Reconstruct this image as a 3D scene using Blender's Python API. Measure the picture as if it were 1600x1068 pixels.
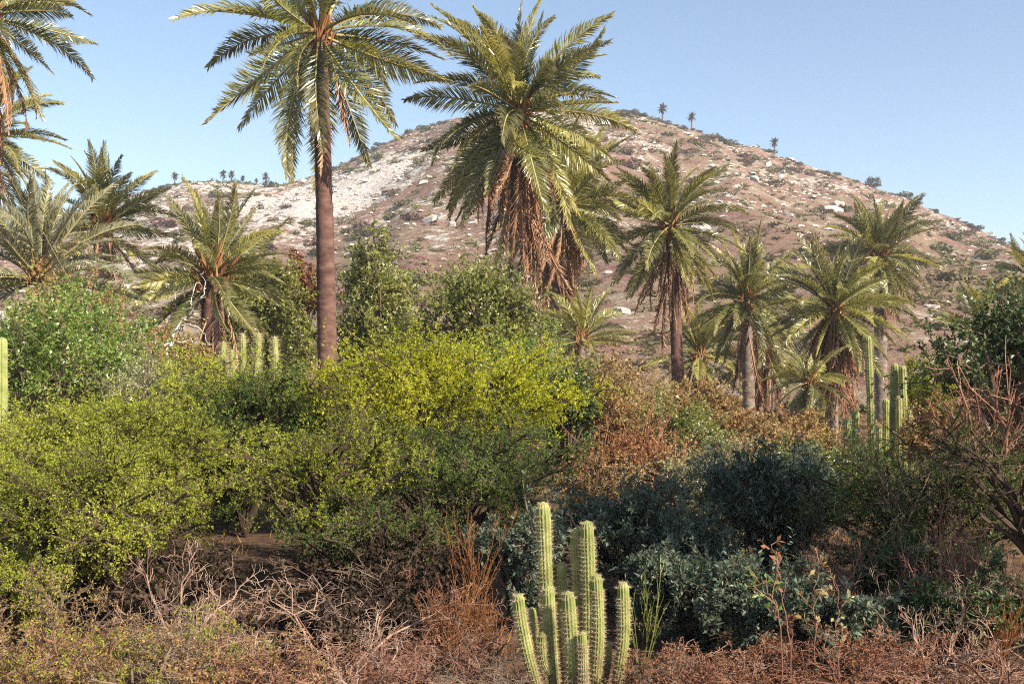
import bpy, math
import numpy as np
from mathutils import Vector, Matrix

# ------------------------------------------------------------------ camera, sky, sun, exposure
scene = bpy.context.scene
for o in list(bpy.data.objects):
    bpy.data.objects.remove(o)
COL = scene.collection
EYE = 2.2
FPX = 1778.0                       # focal length in pixels of the 1600 px wide photograph
PITCH = math.atan(66.0 / FPX)
cam_d = bpy.data.cameras.new('camera')
cam_d.sensor_width = 36.0
cam_d.lens = 36.0 * FPX / 1600.0
cam_d.clip_start = 0.1
cam_d.clip_end = 20000.0
cam = bpy.data.objects.new('camera', cam_d)
COL.objects.link(cam)
cam.location = (0, 0, EYE)
cam.rotation_euler = (math.pi / 2 + PITCH, 0, 0)
scene.camera = cam

SUN_AZ = math.radians(129)         # clockwise from +Y (the view direction)
SUN_EL = math.radians(36)
world = bpy.data.worlds.new('World')
scene.world = world
world.use_nodes = True
wn = world.node_tree
wn.nodes.clear()
w_out = wn.nodes.new('ShaderNodeOutputWorld')
w_bg = wn.nodes.new('ShaderNodeBackground')
w_sky = wn.nodes.new('ShaderNodeTexSky')
w_sky.sky_type = 'NISHITA'
w_sky.sun_disc = False
w_sky.sun_elevation = SUN_EL
w_sky.sun_rotation = SUN_AZ
w_sky.altitude = 400
w_sky.air_density = 1.0
w_sky.dust_density = 0.8
w_sky.ozone_density = 0.4
w_bg.inputs['Strength'].default_value = 0.086
wn.links.new(w_sky.outputs[0], w_bg.inputs['Color'])
wn.links.new(w_bg.outputs[0], w_out.inputs['Surface'])

sun_d = bpy.data.lights.new('sun', 'SUN')
sun_d.energy = 5.0
sun_d.angle = math.radians(0.5)
sun_d.color = (1.0, 0.88, 0.70)
sun = bpy.data.objects.new('sun', sun_d)
COL.objects.link(sun)
SDIR = Vector((math.sin(SUN_AZ) * math.cos(SUN_EL), math.cos(SUN_AZ) * math.cos(SUN_EL), math.sin(SUN_EL)))
sun.rotation_euler = SDIR.to_track_quat('Z', 'Y').to_euler()

vs = scene.view_settings
vs.view_transform = 'Standard'
vs.look = 'None'
vs.gamma = 1.0
vs.use_curve_mapping = False
vs.exposure = 1.22
cy = scene.cycles
cy.max_bounces = 6
cy.diffuse_bounces = 3
cy.glossy_bounces = 2
cy.transmission_bounces = 3
cy.volume_bounces = 0
cy.use_denoising = False
cy.filter_width = 1.1

# ------------------------------------------------------------------ helpers
def W(px, py, d):
    """a point of the place: the bearing of a photograph pixel at depth d metres"""
    x = (px - 800.0) / FPX
    u = -(py - 534.0) / FPX
    c, s = math.cos(PITCH), math.sin(PITCH)
    v = np.array([x, c - u * s, s + u * c])
    v *= d / v[1]
    return np.array([v[0], v[1], v[2] + EYE])

def px2m(n, d):
    return n * d / FPX

def ground_z(x, y):
    return 0.10 * np.sin(0.21 * x + 1.3) * np.cos(0.17 * y) + 0.05 * np.sin(0.9 * x + 0.4 * y) * np.cos(0.7 * y - 0.2 * x) - 0.02

def unit(v):
    n = np.linalg.norm(v, axis=-1, keepdims=True)
    return v / np.maximum(n, 1e-9)

class Geo:
    def __init__(self):
        self.v, self.f, self.m, self.n = [], [], [], 0
    def add(self, verts, faces, mat=0):
        verts = np.asarray(verts, dtype=np.float32).reshape(-1, 3)
        faces = np.asarray(faces, dtype=np.int64)
        if len(verts) == 0 or len(faces) == 0:
            return
        self.v.append(verts)
        self.f.append(faces + self.n)
        self.m.append(np.full(len(faces), mat, dtype=np.int32))
        self.n += len(verts)
    def mesh(self, name, mats, smooth=False):
        me = bpy.data.meshes.new(name)
        v = np.concatenate(self.v)
        loops = np.concatenate([f.ravel() for f in self.f])
        tot = np.concatenate([np.full(len(f), f.shape[1], dtype=np.int32) for f in self.f])
        start = np.concatenate([[0], np.cumsum(tot)[:-1]]).astype(np.int32)
        me.vertices.add(len(v)); me.vertices.foreach_set('co', v.ravel())
        me.loops.add(len(loops)); me.loops.foreach_set('vertex_index', loops.astype(np.int32))
        me.polygons.add(len(tot))
        me.polygons.foreach_set('loop_start', start)
        me.polygons.foreach_set('loop_total', tot)
        for m in (mats if isinstance(mats, (list, tuple)) else [mats]):
            me.materials.append(m)
        me.polygons.foreach_set('material_index', np.concatenate(self.m))
        me.polygons.foreach_set('use_smooth', np.full(len(tot), bool(smooth)))
        me.update(calc_edges=True)
        return me

def link(name, me, parent=None):
    o = bpy.data.objects.new(name, me)
    COL.objects.link(o)
    if parent is not None:
        o.parent = parent
    return o

def tag(o, label=None, cat=None, group=None, kind=None):
    if label: o['label'] = label
    if cat: o['category'] = cat
    if group: o['group'] = group
    if kind: o['kind'] = kind
    return o

def thing(name, loc, label, cat, group=None, rz=0.0):
    o = bpy.data.objects.new(name, None)
    o.empty_display_size = 0.2
    COL.objects.link(o)
    o.location = loc
    o.rotation_euler = (0, 0, rz)
    return tag(o, label, cat, group)

def tubes(P, R, sides=3):
    """P (n,m,3) polylines, R (n,m) radii -> verts, quad faces"""
    P = np.asarray(P, float); R = np.asarray(R, float)
    n, m, _ = P.shape
    T = np.empty_like(P)
    T[:, 1:-1] = P[:, 2:] - P[:, :-2]
    T[:, 0] = P[:, 1] - P[:, 0]
    T[:, -1] = P[:, -1] - P[:, -2]
    T = unit(T)
    ref = np.where(np.abs(T[:, :1, 2:3]) > 0.9, np.array([1.0, 0, 0]), np.array([0, 0, 1.0]))
    A = unit(np.cross(T, np.broadcast_to(ref, T.shape)))
    B = np.cross(T, A)
    a = np.arange(sides) * 2 * math.pi / sides
    V = P[:, :, None, :] + R[:, :, None, None] * (A[:, :, None, :] * np.cos(a)[None, None, :, None] + B[:, :, None, :] * np.sin(a)[None, None, :, None])
    idx = np.arange(n * m * sides).reshape(n, m, sides)
    q = np.stack([idx[:, :-1, :], np.roll(idx, -1, 2)[:, :-1, :], np.roll(idx, -1, 2)[:, 1:, :], idx[:, 1:, :]], -1)
    return V.reshape(-1, 3), q.reshape(-1, 4)

def grow(rng, S, D, L, npts, wig, up):
    """random-walk polylines from starts S along directions D, lengths L"""
    n = len(S)
    P = np.empty((n, npts, 3)); P[:, 0] = S
    d = unit(D)
    for i in range(1, npts):
        d = unit(d + rng.normal(0, wig, (n, 3)) + np.array([0, 0, up]))
        P[:, i] = P[:, i - 1] + d * (L / (npts - 1))[:, None]
    return P

def at(P, ti, t):
    m = P.shape[1]
    s = np.clip(t, 0, 0.9999) * (m - 1)
    i = s.astype(int); f = (s - i)[:, None]
    a, b = P[ti, i], P[ti, i + 1]
    return a + (b - a) * f, unit(b - a)

def sprout(rng, P, L, k, t0, t1, ang, ratio, npts, wig, up):
    n = len(P)
    ti = np.repeat(np.arange(n), k)
    t = t0 + (t1 - t0) * ((np.tile(np.arange(k), n) + rng.random(n * k)) / k)
    S, T = at(P, ti, t)
    r = rng.normal(0, 1, (n * k, 3))
    perp = unit(r - (r * T).sum(1, keepdims=True) * T)
    a = np.radians(np.abs(rng.normal(ang, ang * 0.3, n * k)))[:, None]
    D = T * np.cos(a) + perp * np.sin(a)
    Lc = L[ti] * ratio * (1.15 - 0.5 * t) * rng.uniform(0.6, 1.3, n * k)
    return grow(rng, S, D, Lc, npts, wig, up), Lc

def leaf_quads(rng, P, c, ln, wd, t0=0.15, spread=0.8, upb=0.6, jitter=0.35, tri=False):
    n = len(P)
    ti = np.repeat(np.arange(n), c)
    t = t0 + (1 - t0) * rng.random(n * c)
    S, T = at(P, ti, t)
    r = rng.normal(0, 1, (n * c, 3))
    perp = unit(r - (r * T).sum(1, keepdims=True) * T)
    D = unit(T * (1 - spread * 0.6) + perp * spread)
    N = unit(rng.normal(0, 0.6, (n * c, 3)) + np.array([0, 0, upb]))
    Sd = unit(np.cross(D, N))
    N = np.cross(Sd, D)
    l = (ln * rng.uniform(1 - jitter, 1 + jitter, n * c))[:, None]
    w = l * (wd / ln) * 0.5
    if tri:
        V = np.stack([S + D * l * 0.30 + Sd * w * 1.15, S + D * l * 0.05 - Sd * w * 0.8, S + D * l * 0.98 - Sd * w * 0.3], 1).reshape(-1, 3)
        return V, np.arange(n * c * 3).reshape(-1, 3)
    mid = S + D * l * 0.5 + N * l * 0.06
    V = np.stack([S, mid + Sd * w, S + D * l, mid - Sd * w], 1).reshape(-1, 3)
    F = np.arange(n * c * 4).reshape(-1, 4)
    return V, F

# ------------------------------------------------------------------ materials
def new_mat(name):
    m = bpy.data.materials.new(name)
    m.use_nodes = True
    nt = m.node_tree
    nt.nodes.clear()
    return m, nt, nt.nodes, nt.links

def ramp(nodes, stops):
    r = nodes.new('ShaderNodeValToRGB')
    e = r.color_ramp.elements
    while len(e) < len(stops):
        e.new(0.5)
    for el, (p, c) in zip(e, stops):
        el.position = p
        el.color = (*c, 1)
    return r

def leaf_mat(name, cols, trans=0.3, rough=0.5, spec=0.35, nscale=0.9, src='island', nmix=0.5):
    m, nt, N, L = new_mat(name)
    out = N.new('ShaderNodeOutputMaterial')
    if src == 'island':
        g = N.new('ShaderNodeNewGeometry'); rnd = g.outputs['Random Per Island']
    else:
        g = N.new('ShaderNodeObjectInfo'); rnd = g.outputs['Random']
    tc = N.new('ShaderNodeTexCoord')
    no = N.new('ShaderNodeTexNoise'); no.inputs['Scale'].default_value = nscale; no.inputs['Detail'].default_value = 3
    L.new(tc.outputs['Object'], no.inputs['Vector'])
    mp = N.new('ShaderNodeMapRange'); mp.inputs['From Min'].default_value = 0.3; mp.inputs['From Max'].default_value = 0.7
    L.new(no.outputs['Fac'], mp.inputs['Value'])
    mx = N.new('ShaderNodeMix'); mx.data_type = 'FLOAT'; mx.inputs['Factor'].default_value = nmix
    L.new(rnd, mx.inputs[2]); L.new(mp.outputs[0], mx.inputs[3])
    k = len(cols)
    r = ramp(N, [(0.12 + 0.76 * i / max(k - 1, 1), c) for i, c in enumerate(cols)])
    L.new(mx.outputs[0], r.inputs['Fac'])
    p = N.new('ShaderNodeBsdfPrincipled')
    p.inputs['Roughness'].default_value = rough
    p.inputs['Specular IOR Level'].default_value = spec
    L.new(r.outputs['Color'], p.inputs['Base Color'])
    if trans > 0:
        t = N.new('ShaderNodeBsdfTranslucent')
        hs = N.new('ShaderNodeHueSaturation'); hs.inputs['Hue'].default_value = 0.485; hs.inputs['Saturation'].default_value = 1.1; hs.inputs['Value'].default_value = 1.5
        L.new(r.outputs['Color'], hs.inputs['Color']); L.new(hs.outputs['Color'], t.inputs['Color'])
        ms = N.new('ShaderNodeMixShader'); ms.inputs['Fac'].default_value = trans
        L.new(p.outputs[0], ms.inputs[1]); L.new(t.outputs[0], ms.inputs[2])
        L.new(ms.outputs[0], out.inputs['Surface'])
    else:
        L.new(p.outputs[0], out.inputs['Surface'])
    return m

def solid_mat(name, cols, scale=(3, 3, 3), rough=0.85, bump=0.3, detail=5, spec=0.2, bscale=None):
    m, nt, N, L = new_mat(name)
    out = N.new('ShaderNodeOutputMaterial')
    tc = N.new('ShaderNodeTexCoord')
    mp = N.new('ShaderNodeMapping'); mp.inputs['Scale'].default_value = scale
    L.new(tc.outputs['Object'], mp.inputs['Vector'])
    no = N.new('ShaderNodeTexNoise'); no.inputs['Scale'].default_value = 1; no.inputs['Detail'].default_value = detail
    L.new(mp.outputs[0], no.inputs['Vector'])
    k = len(cols)
    r = ramp(N, [(0.3 + 0.4 * i / max(k - 1, 1), c) for i, c in enumerate(cols)])
    L.new(no.outputs['Fac'], r.inputs['Fac'])
    p = N.new('ShaderNodeBsdfPrincipled'); p.inputs['Roughness'].default_value = rough; p.inputs['Specular IOR Level'].default_value = spec
    L.new(r.outputs['Color'], p.inputs['Base Color'])
    if bump:
        b = N.new('ShaderNodeBump'); b.inputs['Strength'].default_value = bump; b.inputs['Distance'].default_value = 0.05
        L.new(no.outputs['Fac'], b.inputs['Height']); L.new(b.outputs[0], p.inputs['Normal'])
    L.new(p.outputs[0], out.inputs['Surface'])
    return m

M = {}
# palms: leaflets vary from frond to frond
def frond_mat(name, cols, tip, trans, rough, spec):
    m = leaf_mat(name, cols, trans, rough, spec, src='object', nmix=0.12)
    nt = m.node_tree; N, L = nt.nodes, nt.links
    rp = next(n for n in N if n.type == 'VALTORGB')
    tc = next(n for n in N if n.type == 'TEX_COORD')
    geo = N.new('ShaderNodeNewGeometry')
    sx = N.new('ShaderNodeSeparateXYZ'); L.new(tc.outputs['Object'], sx.inputs[0])
    ab = N.new('ShaderNodeMath'); ab.operation = 'ABSOLUTE'; L.new(sx.outputs['Y'], ab.inputs[0])
    a1 = N.new('ShaderNodeMath'); a1.operation = 'MULTIPLY_ADD'; a1.inputs[1].default_value = 3.0; L.new(ab.outputs[0], a1.inputs[0]); L.new(sx.outputs['X'], a1.inputs[2])
    a2 = N.new('ShaderNodeMath'); a2.operation = 'MULTIPLY_ADD'; a2.inputs[1].default_value = 0.5; L.new(geo.outputs['Random Per Island'], a2.inputs[0]); L.new(a1.outputs[0], a2.inputs[2])
    mr = N.new('ShaderNodeMapRange'); mr.inputs['From Min'].default_value = 0.75; mr.inputs['From Max'].default_value = 1.75; mr.inputs['To Max'].default_value = 0.75
    L.new(a2.outputs[0], mr.inputs['Value'])
    mx = N.new('ShaderNodeMix'); mx.data_type = 'RGBA'; mx.inputs[7].default_value = (*tip, 1)
    L.new(mr.outputs[0], mx.inputs['Factor'])
    tg = [l.to_socket for l in rp.outputs['Color'].links]
    L.new(rp.outputs['Color'], mx.inputs[6])
    for t in tg: L.new(mx.outputs[2], t)
    return m
M['frond'] = frond_mat('palm_leaflets', [(0.060, 0.076, 0.030), (0.17, 0.185, 0.058), (0.38, 0.37, 0.085)], (0.42, 0.35, 0.17), 0.34, 0.30, 0.8)
M['frond_grey'] = frond_mat('palm_leaflets_grey', [(0.12, 0.135, 0.080), (0.21, 0.215, 0.130), (0.32, 0.32, 0.19)], (0.40, 0.35, 0.22), 0.22, 0.28, 0.9)
M['rachis'] = solid_mat('palm_rachis', [(0.26, 0.22, 0.08), (0.34, 0.28, 0.12)], (2, 2, 2), 0.5, 0)
M['dead'] = leaf_mat('palm_dead_leaflets', [(0.19, 0.088, 0.055), (0.33, 0.18, 0.11), (0.48, 0.32, 0.20)], 0.15, 0.75, 0.1, src='object', nmix=0.3)
M['dead_rachis'] = solid_mat('palm_dead_rachis', [(0.26, 0.14, 0.08), (0.42, 0.28, 0.17)], (2, 2, 2), 0.7, 0)
M['base'] = leaf_mat('palm_leaf_bases', [(0.16, 0.062, 0.03), (0.27, 0.12, 0.055), (0.33, 0.19, 0.09)], 0.0, 0.8, 0.1)
M['trunk_red'] = solid_mat('palm_trunk_red', [(0.070, 0.036, 0.030), (0.12, 0.064, 0.052), (0.17, 0.098, 0.078)], (2.4, 2.4, 5), 0.9, 0.8)
M['trunk_grey'] = solid_mat('palm_trunk_grey', [(0.10, 0.070, 0.058), (0.17, 0.128, 0.108), (0.25, 0.20, 0.17)], (2.4, 2.4, 5), 0.9, 0.8)
# shrubs
M['acacia'] = leaf_mat('acacia_leaflets', [(0.15, 0.18, 0.026), (0.29, 0.325, 0.045), (0.44, 0.45, 0.080)], 0.42, 0.6, 0.2)
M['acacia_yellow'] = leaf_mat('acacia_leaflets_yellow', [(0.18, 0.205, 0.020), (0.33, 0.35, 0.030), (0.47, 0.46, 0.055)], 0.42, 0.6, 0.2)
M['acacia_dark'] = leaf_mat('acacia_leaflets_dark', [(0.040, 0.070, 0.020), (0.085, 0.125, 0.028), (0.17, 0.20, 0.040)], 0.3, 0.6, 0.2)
M['green'] = leaf_mat('leaves_green', [(0.065, 0.12, 0.024), (0.14, 0.22, 0.036), (0.25, 0.31, 0.080)], 0.3, 0.38, 0.6)
M['pale'] = leaf_mat('leaves_pale', [(0.12, 0.14, 0.055), (0.23, 0.245, 0.11), (0.38, 0.38, 0.22)], 0.25, 0.4, 0.6)
M['olive'] = leaf_mat('leaves_olive', [(0.075, 0.098, 0.024), (0.19, 0.21, 0.050), (0.32, 0.32, 0.10)], 0.28, 0.38, 0.6)
M['olive_red'] = leaf_mat('leaves_olive_red', [(0.29, 0.135, 0.062), (0.26, 0.19, 0.065), (0.40, 0.31, 0.13)], 0.25, 0.5, 0.35)
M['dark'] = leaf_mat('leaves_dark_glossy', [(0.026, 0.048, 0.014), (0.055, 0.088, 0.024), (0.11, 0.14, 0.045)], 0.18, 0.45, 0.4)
M['blue'] = leaf_mat('leaves_blue_green', [(0.045, 0.066, 0.042), (0.085, 0.115, 0.072), (0.16, 0.19, 0.125)], 0.18, 0.45, 0.4)
M['orange'] = leaf_mat('leaves_orange', [(0.26, 0.12, 0.055), (0.36, 0.20, 0.085), (0.32, 0.26, 0.09)], 0.3, 0.6, 0.2)
M['rust'] = leaf_mat('leaves_rust', [(0.15, 0.060, 0.034), (0.22, 0.10, 0.050), (0.28, 0.17, 0.085)], 0.25, 0.6, 0.2)
M['tuft'] = leaf_mat('dry_broom', [(0.17, 0.072, 0.032), (0.26, 0.115, 0.045), (0.32, 0.18, 0.065)], 0.3, 0.7, 0.15)
M['straw'] = leaf_mat('leaves_straw', [(0.24, 0.15, 0.055), (0.34, 0.22, 0.085), (0.40, 0.30, 0.13)], 0.3, 0.7, 0.15)
M['shade_litter'] = leaf_mat('undergrowth_painted_shade', [(0.018, 0.012, 0.009), (0.036, 0.024, 0.017), (0.095, 0.068, 0.040)], 0.05, 0.8, 0.1)  # dry brown leaves painted near black, standing in for deep shade under the acacias
M['twig'] = leaf_mat('twig_bark', [(0.075, 0.050, 0.036), (0.15, 0.105, 0.080), (0.23, 0.17, 0.13)], 0.0, 0.85, 0.15)
M['twig_dark'] = leaf_mat('twig_bark_dark', [(0.035, 0.024, 0.018), (0.065, 0.045, 0.034), (0.11, 0.078, 0.058)], 0.0, 0.9, 0.1)
M['twig_pale'] = leaf_mat('twig_bark_pale', [(0.17, 0.095, 0.068), (0.30, 0.195, 0.145), (0.44, 0.33, 0.255)], 0.0, 0.8, 0.2)
M['twig_red'] = leaf_mat('twig_bark_red', [(0.11, 0.046, 0.030), (0.20, 0.095, 0.064), (0.34, 0.20, 0.14)], 0.0, 0.8, 0.2)
M['white_wood'] = solid_mat('bleached_wood', [(0.30, 0.26, 0.23), (0.45, 0.41, 0.37), (0.58, 0.54, 0.50)], (6, 6, 6), 0.7, 0.2)
M['grass'] = leaf_mat('dry_grass', [(0.20, 0.095, 0.035), (0.31, 0.185, 0.070), (0.36, 0.27, 0.10)], 0.3, 0.7, 0.15)
M['cactus'] = None
M['rock'] = solid_mat('pale_rock', [(0.34, 0.29, 0.25), (0.48, 0.43, 0.385), (0.60, 0.56, 0.52)], (0.8, 0.8, 0.8), 0.9, 0.5)
M['scrub'] = leaf_mat('hill_scrub', [(0.12, 0.058, 0.046), (0.15, 0.095, 0.065), (0.16, 0.145, 0.060), (0.10, 0.105, 0.050)], 0.15, 0.7, 0.15, src='object', nmix=0.25)
M['scrub_mass'] = leaf_mat('hill_scrub_mass', [(0.13, 0.070, 0.052), (0.17, 0.115, 0.075), (0.16, 0.155, 0.060), (0.11, 0.12, 0.055)], 0.15, 0.7, 0.15, nscale=0.03, nmix=0.7)
M['scrub_far'] = leaf_mat('ridge_scrub', [(0.075, 0.060, 0.050), (0.10, 0.085, 0.060)], 0.1, 0.7, 0.15, src='object', nmix=0.3)

def cactus_mat():
    m, nt, N, L = new_mat('cactus_skin')
    out = N.new('ShaderNodeOutputMaterial')
    tc = N.new('ShaderNodeTexCoord')
    no = N.new('ShaderNodeTexNoise'); no.inputs['Scale'].default_value = 9; no.inputs['Detail'].default_value = 4
    L.new(tc.outputs['Object'], no.inputs['Vector'])
    r = ramp(N, [(0.3, (0.13, 0.155, 0.040)), (0.5, (0.22, 0.25, 0.075)), (0.72, (0.31, 0.33, 0.13))])
    L.new(no.outputs['Fac'], r.inputs['Fac'])
    p = N.new('ShaderNodeBsdfPrincipled'); p.inputs['Roughness'].default_value = 0.6; p.inputs['Specular IOR Level'].default_value = 0.25
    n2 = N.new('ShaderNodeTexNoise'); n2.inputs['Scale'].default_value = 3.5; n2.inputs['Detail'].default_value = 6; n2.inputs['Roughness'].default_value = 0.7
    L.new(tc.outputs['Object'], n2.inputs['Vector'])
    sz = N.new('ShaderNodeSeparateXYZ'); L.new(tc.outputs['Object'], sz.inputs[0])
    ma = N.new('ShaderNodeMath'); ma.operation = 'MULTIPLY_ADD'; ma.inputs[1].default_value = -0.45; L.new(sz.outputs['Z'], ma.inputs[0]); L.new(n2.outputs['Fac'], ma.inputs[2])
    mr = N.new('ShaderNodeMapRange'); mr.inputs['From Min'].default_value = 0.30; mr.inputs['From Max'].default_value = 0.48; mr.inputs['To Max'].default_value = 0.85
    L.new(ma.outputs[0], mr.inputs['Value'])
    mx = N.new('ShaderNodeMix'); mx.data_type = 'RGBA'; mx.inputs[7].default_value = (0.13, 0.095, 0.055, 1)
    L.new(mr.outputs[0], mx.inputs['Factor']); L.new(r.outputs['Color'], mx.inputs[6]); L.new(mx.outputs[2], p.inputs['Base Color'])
    L.new(p.outputs[0], out.inputs['Surface'])
    return m
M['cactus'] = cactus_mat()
M['spine'] = leaf_mat('cactus_spines', [(0.46, 0.26, 0.18), (0.64, 0.48, 0.34), (0.74, 0.66, 0.50)], 0.25, 0.6, 0.2)

def ground_mat():
    m, nt, N, L = new_mat('dry_soil')
    out = N.new('ShaderNodeOutputMaterial')
    tc = N.new('ShaderNodeTexCoord')
    n1 = N.new('ShaderNodeTexNoise'); n1.inputs['Scale'].default_value = 0.15; n1.inputs['Detail'].default_value = 8
    n2 = N.new('ShaderNodeTexNoise'); n2.inputs['Scale'].default_value = 6; n2.inputs['Detail'].default_value = 6
    L.new(tc.outputs['Object'], n1.inputs['Vector']); L.new(tc.outputs['Object'], n2.inputs['Vector'])
    a = N.new('ShaderNodeMix'); a.data_type = 'FLOAT'; a.inputs['Factor'].default_value = 0.45
    L.new(n1.outputs['Fac'], a.inputs[2]); L.new(n2.outputs['Fac'], a.inputs[3])
    r = ramp(N, [(0.35, (0.030, 0.020, 0.014)), (0.48, (0.065, 0.040, 0.027)), (0.58, (0.12, 0.072, 0.046)), (0.68, (0.22, 0.14, 0.095))])
    L.new(a.outputs[0], r.inputs['Fac'])
    p = N.new('ShaderNodeBsdfPrincipled'); p.inputs['Roughness'].default_value = 0.95; p.inputs['Specular IOR Level'].default_value = 0.1
    b = N.new('ShaderNodeBump'); b.inputs['Strength'].default_value = 0.8; b.inputs['Distance'].default_value = 0.04
    L.new(n2.outputs['Fac'], b.inputs['Height']); L.new(b.outputs[0], p.inputs['Normal'])
    L.new(r.outputs['Color'], p.inputs['Base Color']); L.new(p.outputs[0], out.inputs['Surface'])
    return m

def hill_mat():
    m, nt, N, L = new_mat('hillside_soil')
    out = N.new('ShaderNodeOutputMaterial')
    tc = N.new('ShaderNodeTexCoord')
    def noise(s, d=6, rough=0.6):
        n = N.new('ShaderNodeTexNoise'); n.inputs['Scale'].default_value = s; n.inputs['Detail'].default_value = d; n.inputs['Roughness'].default_value = rough
        L.new(tc.outputs['Object'], n.inputs['Vector'])
        return n
    big, mid, fine = noise(0.022, 5), noise(0.11, 6, 0.65), noise(0.55, 6, 0.7)
    soil = ramp(N, [(0.34, (0.16, 0.085, 0.070)), (0.46, (0.24, 0.140, 0.110)), (0.54, (0.20, 0.150, 0.095)), (0.64, (0.33, 0.245, 0.20))])
    L.new(mid.outputs['Fac'], soil.inputs['Fac'])
    # bare pale rock: broken patches, and one large scar on the left shoulder
    sep = N.new('ShaderNodeSeparateXYZ'); L.new(tc.outputs['Object'], sep.inputs[0])
    def math_(op, a, b=None, c=None):
        n = N.new('ShaderNodeMath'); n.operation = op
        for i, v in enumerate((a, b, c)):
            if v is None: continue
            if isinstance(v, (int, float)): n.inputs[i].default_value = v
            else: L.new(v, n.inputs[i])
        return n.outputs[0]
    dx = math_('MULTIPLY', math_('ADD', sep.outputs['X'], 62.0), 1 / 34.0)
    dy = math_('MULTIPLY', math_('SUBTRACT', sep.outputs['Y'], 372.0), 1 / 62.0)
    rr = math_('SQRT', math_('ADD', math_('MULTIPLY', dx, dx), math_('MULTIPLY', dy, dy)))
    scar = N.new('ShaderNodeMapRange'); scar.inputs['From Min'].default_value = 1.1; scar.inputs['From Max'].default_value = 0.35
    L.new(rr, scar.inputs['Value'])
    lx = N.new('ShaderNodeMapRange'); lx.inputs['From Min'].default_value = 60; lx.inputs['From Max'].default_value = -110
    L.new(sep.outputs['X'], lx.inputs['Value'])
    hz = N.new('ShaderNodeMapRange'); hz.inputs['From Min'].default_value = 18; hz.inputs['From Max'].default_value = 75
    L.new(sep.outputs['Z'], hz.inputs['Value'])
    t = math_('ADD', math_('MULTIPLY', big.outputs['Fac'], 0.45), math_('MULTIPLY', mid.outputs['Fac'], 0.25))
    t = math_('ADD', t, math_('MULTIPLY', fine.outputs['Fac'], 0.5))
    t = math_('ADD', t, math_('MULTIPLY', scar.outputs[0], 0.20))
    t = math_('ADD', t, math_('MULTIPLY', lx.outputs[0], 0.09))
    t = math_('ADD', t, math_('MULTIPLY', hz.outputs[0], 0.05))
    rk = N.new('ShaderNodeMapRange'); rk.inputs['From Min'].default_value = 0.685; rk.inputs['From Max'].default_value = 0.76
    L.new(t, rk.inputs['Value'])
    rockc = ramp(N, [(0.35, (0.38, 0.32, 0.285)), (0.62, (0.60, 0.555, 0.52))])
    L.new(fine.outputs['Fac'], rockc.inputs['Fac'])
    mx = N.new('ShaderNodeMix'); mx.data_type = 'RGBA'
    L.new(rk.outputs[0], mx.inputs['Factor']); L.new(soil.outputs['Color'], mx.inputs[6]); L.new(rockc.outputs['Color'], mx.inputs[7])
    p = N.new('ShaderNodeBsdfPrincipled'); p.inputs['Roughness'].default_value = 0.95; p.inputs['Specular IOR Level'].default_value = 0.1
    b = N.new('ShaderNodeBump'); b.inputs['Strength'].default_value = 1.0; b.inputs['Distance'].default_value = 1.6
    L.new(fine.outputs['Fac'], b.inputs['Height']); L.new(b.outputs[0], p.inputs['Normal'])
    L.new(mx.outputs[2], p.inputs['Base Color']); L.new(p.outputs[0], out.inputs['Surface'])
    return m

# ------------------------------------------------------------------ the ground
def sheet(name, xs, ys, zf, mat):
    X, Y = np.meshgrid(xs, ys)
    V = np.stack([X, Y, zf(X, Y)], -1).reshape(-1, 3)
    nx, ny = len(xs), len(ys)
    i = np.arange(nx * ny).reshape(ny, nx)
    F = np.stack([i[:-1, :-1], i[:-1, 1:], i[1:, 1:], i[1:, :-1]], -1).reshape(-1, 4)
    g = Geo(); g.add(V, F)
    return link(name, g.mesh(name, mat, True))

gx = np.concatenate([[-1500, -900, -600, -300, -150], np.linspace(-80, 80, 161), [150, 300, 600, 900, 1500]])
gy = np.concatenate([[-600, -200, -60], np.linspace(-20, 120, 141), [150, 200, 300, 450, 700, 1000, 1600]])
def gz(X, Y):
    fade = np.clip(1 - (np.abs(X) - 70) / 60, 0, 1) * np.clip(1 - (Y - 100) / 60, 0, 1)
    return ground_z(X, Y) * fade
tag(sheet('ground', gx, gy, gz, ground_mat()), kind='structure')

# ------------------------------------------------------------------ the hill
RIDGE_Y, FOOT_Y = 450.0, 92.0
prof = [(-900, 470), (-400, 420), (-100, 375), (100, 335), (200, 308), (270, 288), (350, 282), (430, 279), (490, 264), (560, 243), (640, 212),
        (700, 190), (800, 172), (900, 165), (975, 168), (1040, 187), (1100, 202), (1200, 230), (1300, 262), (1400, 303), (1500, 348), (1600, 396), (1800, 470), (2300, 575)]
PX = np.array([(p[0] - 800) / FPX * RIDGE_Y for p in prof])
PZ = np.array([2.2 + (600 - p[1]) / FPX * RIDGE_Y for p in prof])
_r = np.random.default_rng(5)
_w = [(_r.uniform(-1, 1, 2) * s, _r.uniform(0, 6.28), a) for s, a in [(0.05, 1.6)] * 5 + [(0.12, 0.8)] * 6 + [(0.35, 0.32)] * 8]
def bumps(X, Y):
    z = 0
    for (k, ph, a) in _w:
        z = z + a * np.sin(k[0] * X * 1.3 + k[1] * Y * 1.3 + ph)
    return z
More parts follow.
